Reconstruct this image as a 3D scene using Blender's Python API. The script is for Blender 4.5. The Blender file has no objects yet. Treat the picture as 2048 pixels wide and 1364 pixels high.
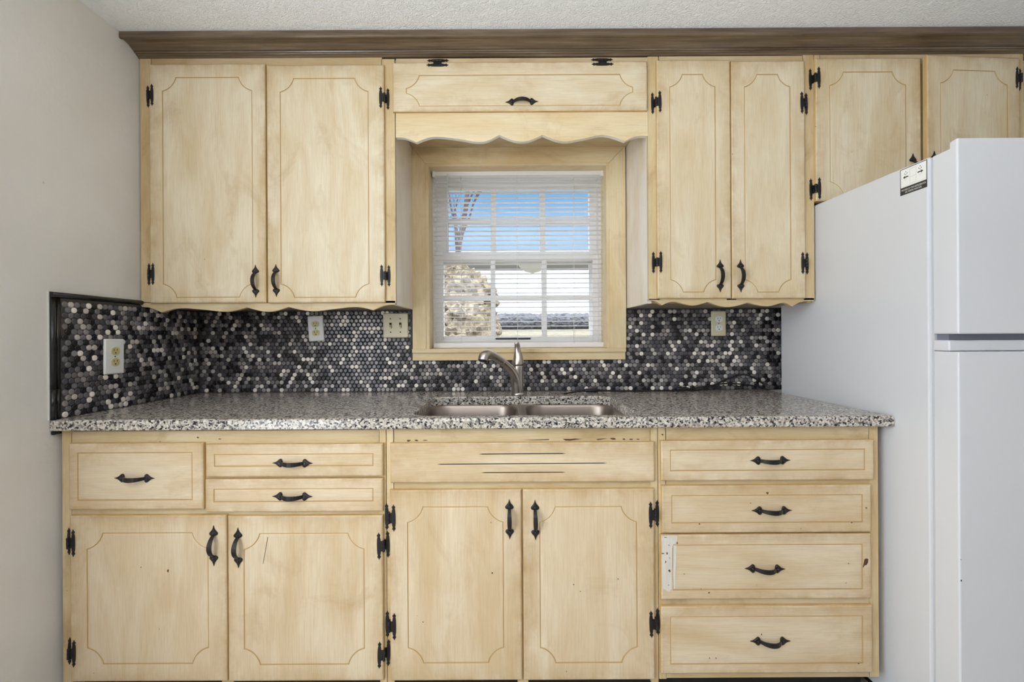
import bpy, bmesh, math, random
from mathutils import Vector, Matrix, noise
random.seed(7)
sc = bpy.context.scene
COL = sc.collection
# ------------------------------------------------------------------ camera model
F, CX, CY, T = 880.0, 1012.0, 672.0, 0.0055
DB = 2.0            # camera to back wall
CAMZ = 1.164
def W(px, py, D):
    u, v = px - CX, py - CY
    return ((u - T*v)*D/F, CAMZ - (v + T*u)*D/F)
def Yd(D): return D - DB
def R4(r, D):
    x0, y0, x1, y1 = r
    xm, ym = (x0+x1)/2, (y0+y1)/2
    return (W(x0, ym, D)[0], W(x1, ym, D)[0], W(xm, y1, D)[1], W(xm, y0, D)[1])   # X0,X1,Z0,Z1
WALL_X = -1.395
D_UF, D_UD = 1.678, 1.666      # upper face frame, upper door fronts
D_BF, D_BD = 1.367, 1.355      # base face frame, base door fronts
D_CT = 1.342                   # countertop front
Z_CT = 0.914
Z_CEIL = CAMZ + 1.110
# ------------------------------------------------------------------ materials
def srgb(r, g, b):
    f = lambda c: ((c/255)/12.92 if c/255 <= 0.04045 else ((c/255+0.055)/1.055)**2.4)
    return (f(r), f(g), f(b), 1)
class NT:
    def __init__(s, name):
        s.m = bpy.data.materials.new(name); s.m.use_nodes = True
        s.t = s.m.node_tree; s.n = s.t.nodes; s.l = s.t.links
        s.b = s.n['Principled BSDF']
    def new(s, t, **kw):
        n = s.n.new(t)
        for k, v in kw.items():
            if hasattr(n, k): setattr(n, k, v)
            else: n.inputs[k].default_value = v
        return n
    def link(s, a, b): s.l.new(a, b)
    def ramp(s, fac, stops, interp='LINEAR'):
        r = s.n.new('ShaderNodeValToRGB'); r.color_ramp.interpolation = interp
        e = r.color_ramp.elements
        while len(e) < len(stops): e.new(0.5)
        for i, (p, c) in enumerate(stops): e[i].position = p; e[i].color = c
        s.link(fac, r.inputs['Fac']); return r.outputs['Color']
    def mix(s, fac, a, b, mode='MIX'):
        m = s.n.new('ShaderNodeMix'); m.data_type = 'RGBA'; m.blend_type = mode
        for sock, v in ((m.inputs[0], fac), (m.inputs[6], a), (m.inputs[7], b)):
            if hasattr(v, 'is_output'): s.link(v, sock)
            else: sock.default_value = v
        return m.outputs[2]
    def coords(s, scale=(1, 1, 1), rnd=0.0):
        g = s.n.new('ShaderNodeNewGeometry')
        mp = s.n.new('ShaderNodeMapping'); mp.inputs['Scale'].default_value = scale
        s.link(g.outputs['Position'], mp.inputs['Vector'])
        if rnd:
            oi = s.n.new('ShaderNodeObjectInfo'); mu = s.n.new('ShaderNodeMath'); mu.operation = 'MULTIPLY'
            s.link(oi.outputs['Random'], mu.inputs[0]); mu.inputs[1].default_value = rnd
            s.link(mu.outputs[0], mp.inputs['Location'])
        return mp.outputs['Vector']
    def noise(s, vec, scale, detail=4, rough=0.55, dist=0.0):
        n = s.n.new('ShaderNodeTexNoise'); s.link(vec, n.inputs['Vector'])
        n.inputs['Scale'].default_value = scale; n.inputs['Detail'].default_value = detail
        n.inputs['Roughness'].default_value = rough; n.inputs['Distortion'].default_value = dist
        return n.outputs['Fac']
    def bump(s, h, strength, dist=0.002):
        b = s.n.new('ShaderNodeBump'); b.inputs['Strength'].default_value = strength
        b.inputs['Distance'].default_value = dist
        s.link(h, b.inputs['Height']); s.link(b.outputs['Normal'], s.b.inputs['Normal'])
    def set(s, **kw):
        names = {'rough': 'Roughness', 'metal': 'Metallic', 'spec': 'Specular IOR Level', 'coat': 'Coat Weight', 'coatr': 'Coat Roughness', 'aniso': 'Anisotropic'}
        for k, v in kw.items(): s.b.inputs[names[k]].default_value = v
        return s
    def color(s, c):
        if hasattr(c, 'is_output'): s.link(c, s.b.inputs['Base Color'])
        else: s.b.inputs['Base Color'].default_value = c
        return s
def plain(name, c, rough=0.5, metal=0.0, spec=0.5):
    t = NT(name); t.color(c).set(rough=rough, metal=metal, spec=spec); return t.m

def paint(name, grain, light, mid, dark, blotch=1.0, rough=0.42, rub=0.0):
    """antique glazed paint, brush streaks along the grain axis"""
    t = NT(name)
    st = {'z': (1, 1, 0.035), 'x': (0.035, 1, 1)}[grain]
    st2 = {'z': (1, 1, 0.22), 'x': (0.22, 1, 1)}[grain]
    v1 = t.coords(st, 7.0); v2 = t.coords(st2, 13.0); v3 = t.coords((1, 1, 1), 0)
    fine = t.noise(v1, 330, 5, 0.6)
    wide = t.noise(v2, 9, 5, 0.62, 0.6)
    c = t.mix(t.ramp(wide, [(0.38, (0, 0, 0, 1)), (0.64, (1, 1, 1, 1))]), light, mid)
    c = t.mix(t.ramp(fine, [(0.45, (0, 0, 0, 1)), (0.78, (0.34, 0.34, 0.34, 1))]), c, dark)
    big = t.noise(t.coords((.5*(1+st2[0]), 1, .5*(1+st2[2])), 31.0), 5.0, 5, 0.65, 1.2)
    c = t.mix(t.ramp(big, [(0.55, (0, 0, 0, 1)), (0.80, (0.62*blotch,)*3+(1,))]), c, dark)
    if rub:   # antiquing glaze left in a ragged rub along the borders of each front
        at_ = [t.new('ShaderNodeAttribute', attribute_type='OBJECT', attribute_name=k) for k in ('front_width', 'front_height')]
        tc_ = t.new('ShaderNodeTexCoord'); sp_ = t.new('ShaderNodeSeparateXYZ'); t.link(tc_.outputs['Generated'], sp_.inputs[0])
        ds = []
        for ax, a_ in (('X', at_[0]), ('Z', at_[1])):
            pp_ = t.new('ShaderNodeMath', operation='PINGPONG'); t.link(sp_.outputs[ax], pp_.inputs[0]); pp_.inputs[1].default_value = 0.5
            mu_ = t.new('ShaderNodeMath', operation='MULTIPLY'); t.link(pp_.outputs[0], mu_.inputs[0]); t.link(a_.outputs['Fac'], mu_.inputs[1]); ds.append(mu_.outputs[0])
        mn_ = t.new('ShaderNodeMath', operation='MINIMUM'); t.link(ds[0], mn_.inputs[0]); t.link(ds[1], mn_.inputs[1])
        band = t.ramp(mn_.outputs[0], [(0.0, (rub, rub, rub, 1)), (0.012, (rub*.6,)*3+(1,)), (0.055, (0, 0, 0, 1))])
        rag = t.ramp(t.noise(t.coords((1, 1, 1), 17.0), 13, 5, 0.65), [(0.36, (0.08, 0.08, 0.08, 1)), (0.64, (1, 1, 1, 1))])
        c = t.mix(t.mix(1.0, band, rag, 'MULTIPLY'), c, dark)
    # sparse pinholes / specks
    vo = t.new('ShaderNodeTexVoronoi'); t.link(v3, vo.inputs['Vector']); vo.inputs['Scale'].default_value = 22
    d = t.ramp(vo.outputs['Distance'], [(0.018, (1, 1, 1, 1)), (0.05, (0, 0, 0, 1))])
    sep = t.new('ShaderNodeSeparateColor'); t.link(vo.outputs['Color'], sep.inputs[0])
    pick = t.ramp(sep.outputs[0], [(0.86, (0, 0, 0, 1)), (0.9, (1, 1, 1, 1))])
    mm = t.new('ShaderNodeMix', data_type='RGBA', blend_type='MULTIPLY'); mm.inputs[0].default_value = 1
    t.link(d, mm.inputs[6]); t.link(pick, mm.inputs[7])
    c = t.mix(mm.outputs[2], c, srgb(92, 62, 30))
    t.color(c).set(rough=rough, spec=0.35)
    t.bump(fine, 0.10, 0.0006)
    return t.m
CL, CM, CD = srgb(226, 214, 187), srgb(212, 193, 156), srgb(180, 148, 100)
M_CV = paint('cream_glaze_vertical', 'z', CL, CM, CD, rub=0.75)
M_CH = paint('cream_glaze_horizontal', 'x', CL, CM, CD, rub=0.75)
CL2, CM2, CD2 = srgb(221, 204, 175), srgb(205, 182, 145), srgb(174, 141, 95)
M_BV = paint('base_glaze_vertical', 'z', CL2, CM2, CD2, rub=0.75)
M_BH = paint('base_glaze_horizontal', 'x', CL2, CM2, CD2, rub=0.75)
M_FV = paint('frame_glaze_vertical', 'z', srgb(214, 194, 154), srgb(197, 169, 122), srgb(154, 117, 68), 1.3)
M_FH = paint('frame_glaze_horizontal', 'x', srgb(209, 192, 157), srgb(194, 170, 127), srgb(150, 120, 77), 1.2)
M_DAYLIT = paint('daylit_glaze_vertical', 'z', srgb(240, 234, 226), srgb(233, 222, 205), srgb(214, 192, 154), 0.8, 0.3)  # cabinet paint made paler: window daylight put into the side panels' colour
M_DAYLITH = paint('daylit_edge', 'x', srgb(240, 234, 224), srgb(233, 222, 203), srgb(214, 192, 154), 0.8, 0.3)  # window daylight painted into the valance's scalloped edge
M_CASV = paint('casing_glaze_vertical', 'z', srgb(228, 212, 176), srgb(216, 192, 146), srgb(184, 150, 98))
M_CASH = paint('casing_glaze_horizontal', 'x', srgb(228, 212, 176), srgb(216, 192, 146), srgb(184, 150, 98))
M_GLZ = plain('glaze_groove', srgb(188, 157, 108), 0.6)
M_EDGE = paint('glaze_edge', 'z', srgb(206, 180, 130), srgb(190, 158, 104), srgb(150, 112, 62))
M_EDGEP = paint('door_edge_pale', 'x', srgb(228, 208, 168), srgb(208, 180, 132), srgb(170, 132, 80))
M_DARKW = plain('dark_bare_wood', srgb(84, 56, 28), 0.7)
M_INSIDE = plain('cabinet_inside', srgb(118, 92, 62), 0.8)
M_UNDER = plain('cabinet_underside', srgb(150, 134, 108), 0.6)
M_WHITEP = paint('bare_white_paint', 'z', srgb(226, 222, 214), srgb(212, 206, 196), srgb(184, 172, 156))
t = NT('crown_stain'); v = t.coords((0.05, 1, 1), 0)
c = t.ramp(t.noise(v, 60, 6, 0.65), [(0.3, srgb(78, 62, 46)), (0.55, srgb(108, 91, 71)), (0.78, srgb(140, 125, 106))])
t.color(c).set(rough=0.22, spec=0.7); M_CROWN = t.m
t = NT('black_iron'); h = t.noise(t.coords((1, 1, 1)), 420, 3)
t.color(srgb(34, 32, 31)).set(rough=0.42, metal=0.35, spec=0.5); t.bump(h, 0.5, 0.0008); M_IRON = t.m
M_SCREW = plain('screw_head', srgb(70, 68, 66), 0.35, 0.8)
# wall / ceiling
t = NT('wall_paint'); v = t.coords()
c = t.mix(t.ramp(t.noise(v, 3.0, 4), [(0.35, (0, 0, 0, 1)), (0.75, (1, 1, 1, 1))]), srgb(222, 219, 214), srgb(214, 210, 203))
vo = t.new('ShaderNodeTexVoronoi'); t.link(v, vo.inputs['Vector']); vo.inputs['Scale'].default_value = 9
sp = t.ramp(vo.outputs['Distance'], [(0.012, (1, 1, 1, 1)), (0.04, (0, 0, 0, 1))])
sep = t.new('ShaderNodeSeparateColor'); t.link(vo.outputs['Color'], sep.inputs[0])
pk = t.ramp(sep.outputs[1], [(0.9, (0, 0, 0, 1)), (0.93, (0.6, 0.6, 0.6, 1))])
c = t.mix(t.mix(1.0, sp, pk, 'MULTIPLY'), c, srgb(168, 148, 120))
t.color(c).set(rough=0.55, spec=0.3); t.bump(t.noise(v, 26, 5, 0.6), 0.35, 0.004); M_WALL = t.m
t = NT('ceiling_stipple'); v = t.coords()
h = t.noise(v, 60, 3, 0.5, 2.6)
t.color(srgb(244, 245, 247)).set(rough=0.7, spec=0.2); t.bump(h, 0.8, 0.009); M_CEIL = t.m
M_FLOOR = plain('floor_vinyl', srgb(186, 181, 174), 0.4)
# granite
t = NT('granite'); v = t.coords()
vd = t.new('ShaderNodeVectorMath', operation='ADD')
nz = t.new('ShaderNodeTexNoise'); t.link(v, nz.inputs['Vector']); nz.inputs['Scale'].default_value = 160; nz.inputs['Detail'].default_value = 3
sc_ = t.new('ShaderNodeVectorMath', operation='SCALE'); t.link(nz.outputs['Color'], sc_.inputs[0]); sc_.inputs['Scale'].default_value = 0.006
t.link(v, vd.inputs[0]); t.link(sc_.outputs[0], vd.inputs[1])
vo = t.new('ShaderNodeTexVoronoi'); t.link(vd.outputs[0], vo.inputs['Vector']); vo.inputs['Scale'].default_value = 195
sep = t.new('ShaderNodeSeparateColor'); t.link(vo.outputs['Color'], sep.inputs[0])
clus = t.noise(v, 70, 3, 0.6)
ad = t.new('ShaderNodeMath', operation='MULTIPLY_ADD'); t.link(clus, ad.inputs[0]); ad.inputs[1].default_value = 0.9; t.link(sep.outputs[0], ad.inputs[2])
c = t.ramp(ad.outputs[0], [(0.0, srgb(24, 24, 28)), (0.62, srgb(46, 46, 50)), (0.70, srgb(104, 100, 99)), (0.86, srgb(152, 143, 136)), (1.0, srgb(190, 182, 170)), (1.2, srgb(212, 206, 196))], 'CONSTANT')
rr = [n for n in t.n if n.type == 'VALTORGB'][-1]
for e, p in zip(rr.color_ramp.elements, (0.0, 0.30, 0.36, 0.46, 0.58, 0.80)): e.position = p
mr = t.new('ShaderNodeMath', operation='MULTIPLY'); t.link(ad.outputs[0], mr.inputs[0]); mr.inputs[1].default_value = 0.62
t.link(mr.outputs[0], rr.inputs['Fac'])
t.color(c).set(rough=0.16, spec=0.5); M_GRAN = t.m
# tiles
def tile_mat(name, c, rough, metal):
    t = NT(name)
    oi = t.noise(t.coords(), 180, 1)
    cc = t.mix(t.ramp(oi, [(0.3, (0, 0, 0, 1)), (0.7, (0.35, 0.35, 0.35, 1))]), c, tuple(x*1.5 for x in c[:3])+(1,))
    t.color(cc).set(rough=rough, metal=metal, spec=0.55); return t.m
TILES = [(tile_mat('tile_black', srgb(30, 29, 32), 0.22, 0.0), .23),
         (tile_mat('tile_charcoal', srgb(76, 74, 78), 0.26, 0.1), .24),
         (tile_mat('tile_pewter', srgb(108, 105, 107), 0.28, 0.15), .23),
         (tile_mat('tile_nickel', srgb(140, 135, 134), 0.3, 0.15), .13),
         (tile_mat('tile_silver', srgb(184, 177, 172), 0.32, 0.1), .08),
         (tile_mat('tile_white', srgb(228, 221, 212), 0.35, 0.0), .09)]
M_GROUT = plain('dark_grout', srgb(66, 62, 60), 0.7)
M_PENCIL = plain('black_liner_tile', srgb(24, 23, 22), 0.18)
M_CAULK = plain('white_caulk', srgb(225, 222, 215), 0.6)
# metals, plastics
t = NT('brushed_nickel'); h = t.noise(t.coords((1, 1, 1)), 300, 2)
t.color(srgb(192, 185, 179)).set(rough=0.28, metal=1.0); M_NICK = t.m
t = NT('brushed_steel'); h = t.noise(t.coords((8, 300, 300)), 3, 3)
t.color(srgb(158, 148, 140)).set(rough=0.36, metal=1.0); t.bump(h, 0.05, 0.0005); M_STEEL = t.m
M_BLACKP = plain('black_plastic', srgb(18, 18, 19), 0.4)
M_WHITEPL = plain('white_plastic', srgb(236, 235, 232), 0.35)
M_IVORY = plain('ivory_plastic', srgb(214, 207, 176), 0.35)
M_RECI = plain('ivory_receptacle', srgb(206, 196, 140), 0.35)
M_HOLE = plain('slot_black', srgb(14, 12, 10), 0.8)
t = NT('fridge_white'); v = t.coords()
t.color(srgb(212, 213, 216)).set(rough=0.38, spec=0.45); t.bump(t.noise(v, 260, 2), 0.08, 0.0006); M_FR = t.m
M_GASK = plain('gasket_grey', srgb(196, 198, 204), 0.5)
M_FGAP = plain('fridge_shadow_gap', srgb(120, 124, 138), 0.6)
M_VINYLW = plain('white_vinyl', srgb(232, 230, 228), 0.4)
t = NT('blind_slat_white'); t.color(srgb(240, 239, 236)).set(rough=0.35, spec=0.4)
tr = t.n.new('ShaderNodeBsdfTranslucent'); tr.inputs['Color'].default_value = (0.93, 0.93, 0.94, 1)
mx = t.n.new('ShaderNodeMixShader'); mx.inputs[0].default_value = 0.6
t.link(t.b.outputs[0], mx.inputs[1]); t.link(tr.outputs[0], mx.inputs[2]); t.link(mx.outputs[0], t.n['Material Output'].inputs['Surface']); M_SLAT = t.m
t = NT('window_glass'); gl = t.n.new('ShaderNodeBsdfGlossy'); gl.inputs['Roughness'].default_value = 0.02
tp = t.n.new('ShaderNodeBsdfTransparent'); fr = t.n.new('ShaderNodeFresnel'); fr.inputs['IOR'].default_value = 1.45
mx = t.n.new('ShaderNodeMixShader'); t.link(fr.outputs[0], mx.inputs[0]); t.link(tp.outputs[0], mx.inputs[1]); t.link(gl.outputs[0], mx.inputs[2])
t.link(mx.outputs[0], t.n['Material Output'].inputs['Surface']); M_GLASS = t.m
M_CLEAR = plain('clear_wand', srgb(205, 207, 212), 0.15)
# outdoors
t = NT('dry_grass'); v = t.coords()
c = t.ramp(t.noise(v, 7, 6, 0.7), [(0.3, srgb(104, 98, 82)), (0.55, srgb(126, 121, 103)), (0.75, srgb(140, 136, 118))])
t.color(c).set(rough=0.9, spec=0.1); M_GRASS = t.m
M_BARK = plain('tree_bark', srgb(78, 68, 72), 0.9)
t = NT('dry_brush'); v = t.coords()
c = t.ramp(t.noise(v, 22, 6, 0.8), [(0.35, srgb(84, 72, 56)), (0.5, srgb(124, 113, 94)), (0.68, srgb(158, 149, 130))])
t.color(c).set(rough=0.9, spec=0.1); M_BRUSH = t.m
t = NT('hedge_grey'); v = t.coords()
c = t.ramp(t.noise(v, 8, 6, 0.8), [(0.35, srgb(66, 68, 74)), (0.55, srgb(98, 99, 104)), (0.7, srgb(126, 126, 126))])
t.color(c).set(rough=0.9, spec=0.1); M_HEDGE = t.m
M_SIDING = plain('white_siding', srgb(240, 240, 242), 0.6)
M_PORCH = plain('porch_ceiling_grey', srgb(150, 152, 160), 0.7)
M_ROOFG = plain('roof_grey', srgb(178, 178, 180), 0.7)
# ------------------------------------------------------------------ mesh helpers
class MB:
    def __init__(s): s.bm = bmesh.new(); s.mats = []; s.smooth = []
    def mi(s, m):
        if m not in s.mats: s.mats.append(m)
        return s.mats.index(m)
    def face(s, vs, m, smooth=False):
        try: f = s.bm.faces.new(vs)
        except ValueError: return None
        f.material_index = s.mi(m); f.smooth = smooth; return f
    def box(s, x0, x1, y0, y1, z0, z1, m, bev=0.0):
        if bev:
            b = min(bev, abs(x1-x0)/2.1, abs(y1-y0)/2.1, abs(z1-z0)/2.1)
            tb = bmesh.new(); bmesh.ops.create_cube(tb, size=1)
            for v in tb.verts: v.co = Vector(((x0+x1)/2+v.co.x*(x1-x0), (y0+y1)/2+v.co.y*(y1-y0), (z0+z1)/2+v.co.z*(z1-z0)))
            bmesh.ops.bevel(tb, geom=tb.edges[:], offset=b, segments=2, profile=0.5, affect='EDGES')
            s.join(tb, m); return
        vs = [s.bm.verts.new((x, y, z)) for z in (z0, z1) for y in (y0, y1) for x in (x0, x1)]
        for q in ((0, 2, 3, 1), (4, 5, 7, 6), (0, 1, 5, 4), (2, 6, 7, 3), (0, 4, 6, 2), (1, 3, 7, 5)):
            s.face([vs[i] for i in q], m)
    def join(s, tb, m=None, M=None, smooth=False):
        mp = {}
        for v in tb.verts: mp[v] = s.bm.verts.new(M @ v.co if M else v.co)
        for f in tb.faces:
            s.face([mp[v] for v in f.verts], m, smooth)
        tb.free()
    def ring(s, pts): return [s.bm.verts.new(p) for p in pts]
    def bridge(s, a, b, m, smooth=False, closed=True):
        n = len(a)
        for i in range(n if closed else n-1):
            j = (i+1) % n; s.face([a[i], a[j], b[j], b[i]], m, smooth)
    def fill(s, loops, m):
        es = []
        for lp in loops:
            for i in range(len(lp)):
                a, b = lp[i], lp[(i+1) % len(lp)]
                e = s.bm.edges.get((a, b)) or s.bm.edges.new((a, b)); es.append(e)
        r = bmesh.ops.triangle_fill(s.bm, use_beauty=True, use_dissolve=False, edges=es)
        for g in r['geom']:
            if isinstance(g, bmesh.types.BMFace): g.material_index = s.mi(m)
    def prism(s, pts, axis, a, b, m, mside=None):
        """pts 2D polygon extruded from a to b on axis ('x': pts are (y,z); 'y': (x,z); 'z': (x,y))"""
        def P(p, t): return {'x': (t, p[0], p[1]), 'y': (p[0], t, p[1]), 'z': (p[0], p[1], t)}[axis]
        A = s.ring([P(p, a) for p in pts]); B = s.ring([P(p, b) for p in pts])
        s.bridge(A, B, mside or m); s.fill([A], m); s.fill([B], m)
    def lathe(s, prof, m, seg=24, M=None, cap=True):
        rings = []
        for r, z in prof:
            rings.append(s.ring([(M or Matrix()) @ Vector((r*math.cos(2*math.pi*k/seg), r*math.sin(2*math.pi*k/seg), z)) for k in range(seg)]))
        for a, b in zip(rings, rings[1:]): s.bridge(a, b, m, True)
        if cap: s.face(rings[0][::-1], m); s.face(rings[-1], m)
    def tube(s, pts, rad, m, seg=10, smooth=True, flat=None, capend=True):
        pts = [Vector(p) for p in pts]; n = len(pts)
        if not hasattr(rad, '__len__'): rad = [rad]*n
        tans = [(pts[min(i+1, n-1)]-pts[max(i-1, 0)]).normalized() for i in range(n)]
        up = Vector((0, 0, 1)) if abs(tans[0].z) < 0.9 else Vector((0, 1, 0))
        u = tans[0].cross(up).normalized(); rings = []
        for i in range(n):
            u = (u - tans[i]*u.dot(tans[i])).normalized(); w = tans[i].cross(u)
            rings.append(s.ring([pts[i]+u*math.cos(2*math.pi*k/seg)*rad[i]+w*math.sin(2*math.pi*k/seg)*rad[i] for k in range(seg)]))
        for a, b in zip(rings, rings[1:]): s.bridge(a, b, m, smooth)
        if capend: s.face(rings[0][::-1], m); s.face(rings[-1], m)
    def mesh(s, name):
        bmesh.ops.recalc_face_normals(s.bm, faces=s.bm.faces[:])
        me = bpy.data.meshes.new(name); s.bm.to_mesh(me); s.bm.free()
        for m in s.mats: me.materials.append(m)
        return me
    def build(s, name, parent=None, M=None, org=None):
        if M: bmesh.ops.transform(s.bm, matrix=M, verts=s.bm.verts[:])
        o0 = Vector(org) if org else (worldloc(parent) if parent else Vector())
        bmesh.ops.translate(s.bm, vec=-o0, verts=s.bm.verts[:])
        o = bpy.data.objects.new(name, s.mesh(name)); COL.objects.link(o)
        if parent: o.parent = parent; o.location = o0 - worldloc(parent)
        else: o.location = o0
        return o
WL = {}
def worldloc(o):
    v = Vector(o.location)
    while o.parent: o = o.parent; v += o.location
    return v
def tag(o, label=None, cat=None, group=None, kind=None):
    for k, v in (('label', label), ('category', cat), ('group', group), ('kind', kind)):
        if v: o[k] = v
    return o
def thing(name, loc, label, cat, group=None):
    o = bpy.data.objects.new(name, None); COL.objects.link(o); o.location = loc
    o.empty_display_size = 0.05
    return tag(o, label, cat, group)
def inst(name, me, parent, loc, rot=(0, 0, 0)):
    o = bpy.data.objects.new(name, me); COL.objects.link(o); o.parent = parent
    o.location = Vector(loc) - worldloc(parent); o.rotation_euler = rot
    return o
# ------------------------------------------------------------------ hardware meshes
def handle_mesh():
    b = MB()
    half = [(0, .0622), (.0012, .0575), (.0026, .0530), (.0052, .0480), (.0092, .0435), (.0122, .0400), (.0130, .0370), (.0118, .0338), (.0088, .0318), (.0045, .0308)]
    for sg in (1, -1):
        pts = [(x, z*sg) for x, z in half] + [(-x, z*sg) for x, z in half[::-1][:-1]]
        A = b.ring([(x, 0, z) for x, z in pts]); B = b.ring([(x, -.0028, z) for x, z in pts])
        C = b.ring([(x*.55, -.0045, .0385*sg+(z-.0385*sg)*.55) for x, z in pts])
        b.bridge(A, B, M_IRON); b.bridge(B, C, M_IRON, True); b.fill([C], M_IRON); b.fill([A], M_IRON)
        b.lathe([(.0034, 0), (.0034, .0012), (.002, .0022)], M_SCREW, 10, Matrix.Translation((0, -.0042, .0385*sg)) @ Matrix.Rotation(math.pi/2, 4, 'X'))
    path = [(-.0015, .0335), (-.0050, .0315), (-.0105, .0275), (-.0165, .0215), (-.0210, .0140), (-.0235, .0060), (-.0240, 0)]
    path = path + [(y, -z) for y, z in path[::-1][1:]]
    wd = [.0040, .0046, .0052, .0058, .0064, .0067, .0068]; wd = wd + wd[::-1][1:]
    rings = []
    for i, (y, z) in enumerate(path):
        a, c = path[max(i-1, 0)], path[min(i+1, len(path)-1)]
        ty, tz = c[0]-a[0], c[1]-a[1]; l = math.hypot(ty, tz); ny, nz = -tz/l*.0019, ty/l*.0019
        w = wd[i]
        rings.append(b.ring([(-w, y+ny, z+nz), (-w*.6, y+ny*1.5, z+nz*1.5), (w*.6, y+ny*1.5, z+nz*1.5), (w, y+ny, z+nz), (w, y-ny, z-nz), (-w, y-ny, z-nz)]))
    for p, q in zip(rings, rings[1:]): b.bridge(p, q, M_IRON)
    b.face(rings[0], M_IRON); b.face(rings[-1], M_IRON)
    return b.mesh('bow_handle')
def hinge_mesh(sx):
    """H hinge; door leaf at +x*sx on y=0 (door front), frame leaf on y=+.012"""
    b = MB()
    half = [(0, .0420), (.0016, .0375), (.0048, .0345), (.0052, .0322), (.0034, .0292), (.0030, .0275), (.0044, .0250), (.0052, .0180), (.0056, .0080), (.0056, 0)]
    right = half + [(x, -z) for x, z in half[::-1][1:]]
    pts = right + [(-x, z) for x, z in right[::-1][1:-1]]
    for cx, y in ((.0125, 0.0), (-.0118, .0118)):
        A = b.ring([((cx+x)*sx, y, z) for x, z in pts]); B = b.ring([((cx+x)*sx, y-.0018, z) for x, z in pts])
        C = b.ring([((cx+x*.7)*sx, y-.0028, z*.97) for x, z in pts])
        b.bridge(A, B, M_IRON); b.bridge(B, C, M_IRON); b.fill([C], M_IRON); b.fill([A], M_IRON)
        for z in (.0328, -.0328):
            b.lathe([(.0020, 0), (.0020, .0008), (.0012, .0014)], M_IRON, 8, Matrix.Translation((cx*sx, y-.0027, z)) @ Matrix.Rotation(math.pi/2, 4, 'X'))
    xa, xb = sorted((.0125*sx, -.001*sx)); b.box(xa, xb, -.0022, .0, -.0155, .0155, M_IRON)
    xa, xb = sorted((-.0118*sx, -.001*sx)); b.box(xa, xb, .0094, .0118, -.0155, .0155, M_IRON)
    xa, xb = sorted((-.0035*sx, -.001*sx)); b.box(xa, xb, -.001, .0118, -.0150, .0150, M_IRON)
    for z0, z1 in ((-.0165, -.0060), (-.0055, .0055), (.0060, .0165)):
        b.lathe([(.0036, z0), (.0040, z0+.001), (.0040, z1-.001), (.0036, z1)], M_IRON, 12, Matrix.Translation((-.0025*sx, -.0028, 0)))
    return b.mesh('h_hinge')
ME_HANDLE = handle_mesh(); ME_HL = hinge_mesh(1); ME_HR = hinge_mesh(-1)
# ------------------------------------------------------------------ door / drawer front
def contour(x0, x1, z0, z1, R, d):
    """panel outline with concave corners, offset inwards by d"""
    a0, a1, b0, b1 = x0+d, x1-d, z0+d, z1-d
    if R <= 0: return [(a0, b0), (a1, b0), (a1, b1), (a0, b1)]
    k = R*0.28; rr = math.hypot(k, R+k)+d
    out = []
    for (cx, cz, sx, sz) in ((x0, z0, -1, -1), (x1, z0, 1, -1), (x1, z1, 1, 1), (x0, z1, -1, 1)):
        ox, oz = cx+sx*k, cz+sz*k
        # start/end where the arc meets the inset sides
        dx = math.sqrt(rr*rr-(k+d)**2)
        pA = (cx-sx*d, oz-sz*dx); pB = (ox-sx*dx, cz-sz*d)
        aA = math.atan2(pA[1]-oz, pA[0]-ox); aB = math.atan2(pB[1]-oz, pB[0]-ox)
        da = (aB-aA+math.pi) % (2*math.pi)-math.pi
        arc = [(ox+rr*math.cos(aA+da*i/9), oz+rr*math.sin(aA+da*i/9)) for i in range(10)]
        if (sx, sz) in ((1, -1), (-1, 1)): arc = arc[::-1]
        out += arc
    return out
def slab(rect, D, th, groove, R, mf, me=None, gw=.0020, gd=.0018, extra=None):
    """raised slab front with a routed groove; rect=(X0,X1,Z0,Z1); returns MB"""
    x0, x1, z0, z1 = rect; y = Yd(D); b = MB(); me = me or M_EDGE
    def rr(i): return [(x0+i, z0+i), (x1-i, z0+i), (x1-i, z1-i), (x0+i, z1-i)]
    rg = [b.ring([(p[0], yy, p[1]) for p in rr(i)]) for i, yy in ((0, y+th), (0, y+.0055), (.0012, y+.0022), (.0045, y))]
    b.bridge(rg[0], rg[1], me); b.bridge(rg[1], rg[2], me); b.bridge(rg[2], rg[3], mf)
    b.fill([rg[0]], me)
    if groove:
        g = groove
        c = [b.ring([(p[0], y+dy, p[1]) for p in contour(*g, R, d)]) for d, dy in ((0, 0), (gw*.45, gd), (gw*.8, gd), (gw*1.6, 0.0006), (gw*3.0, 0))]
        b.fill([rg[3], c[0]], mf)
        b.bridge(c[0], c[1], M_GLZ); b.bridge(c[1], c[2], M_GLZ); b.bridge(c[2], c[3], M_GLZ); b.bridge(c[3], c[4], mf)
        b.fill([c[4]], mf)
    else: b.fill([rg[3]], mf)
    if extra: extra(b, y)
    return b
def patchpoly(b, pts, D, y, m, lift=.0003):
    vs = [b.bm.verts.new((*(lambda q: (q[0], y-lift, q[1]))(W(px, py, D)),)) for px, py in pts]
    b.fill([vs], m)
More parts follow.
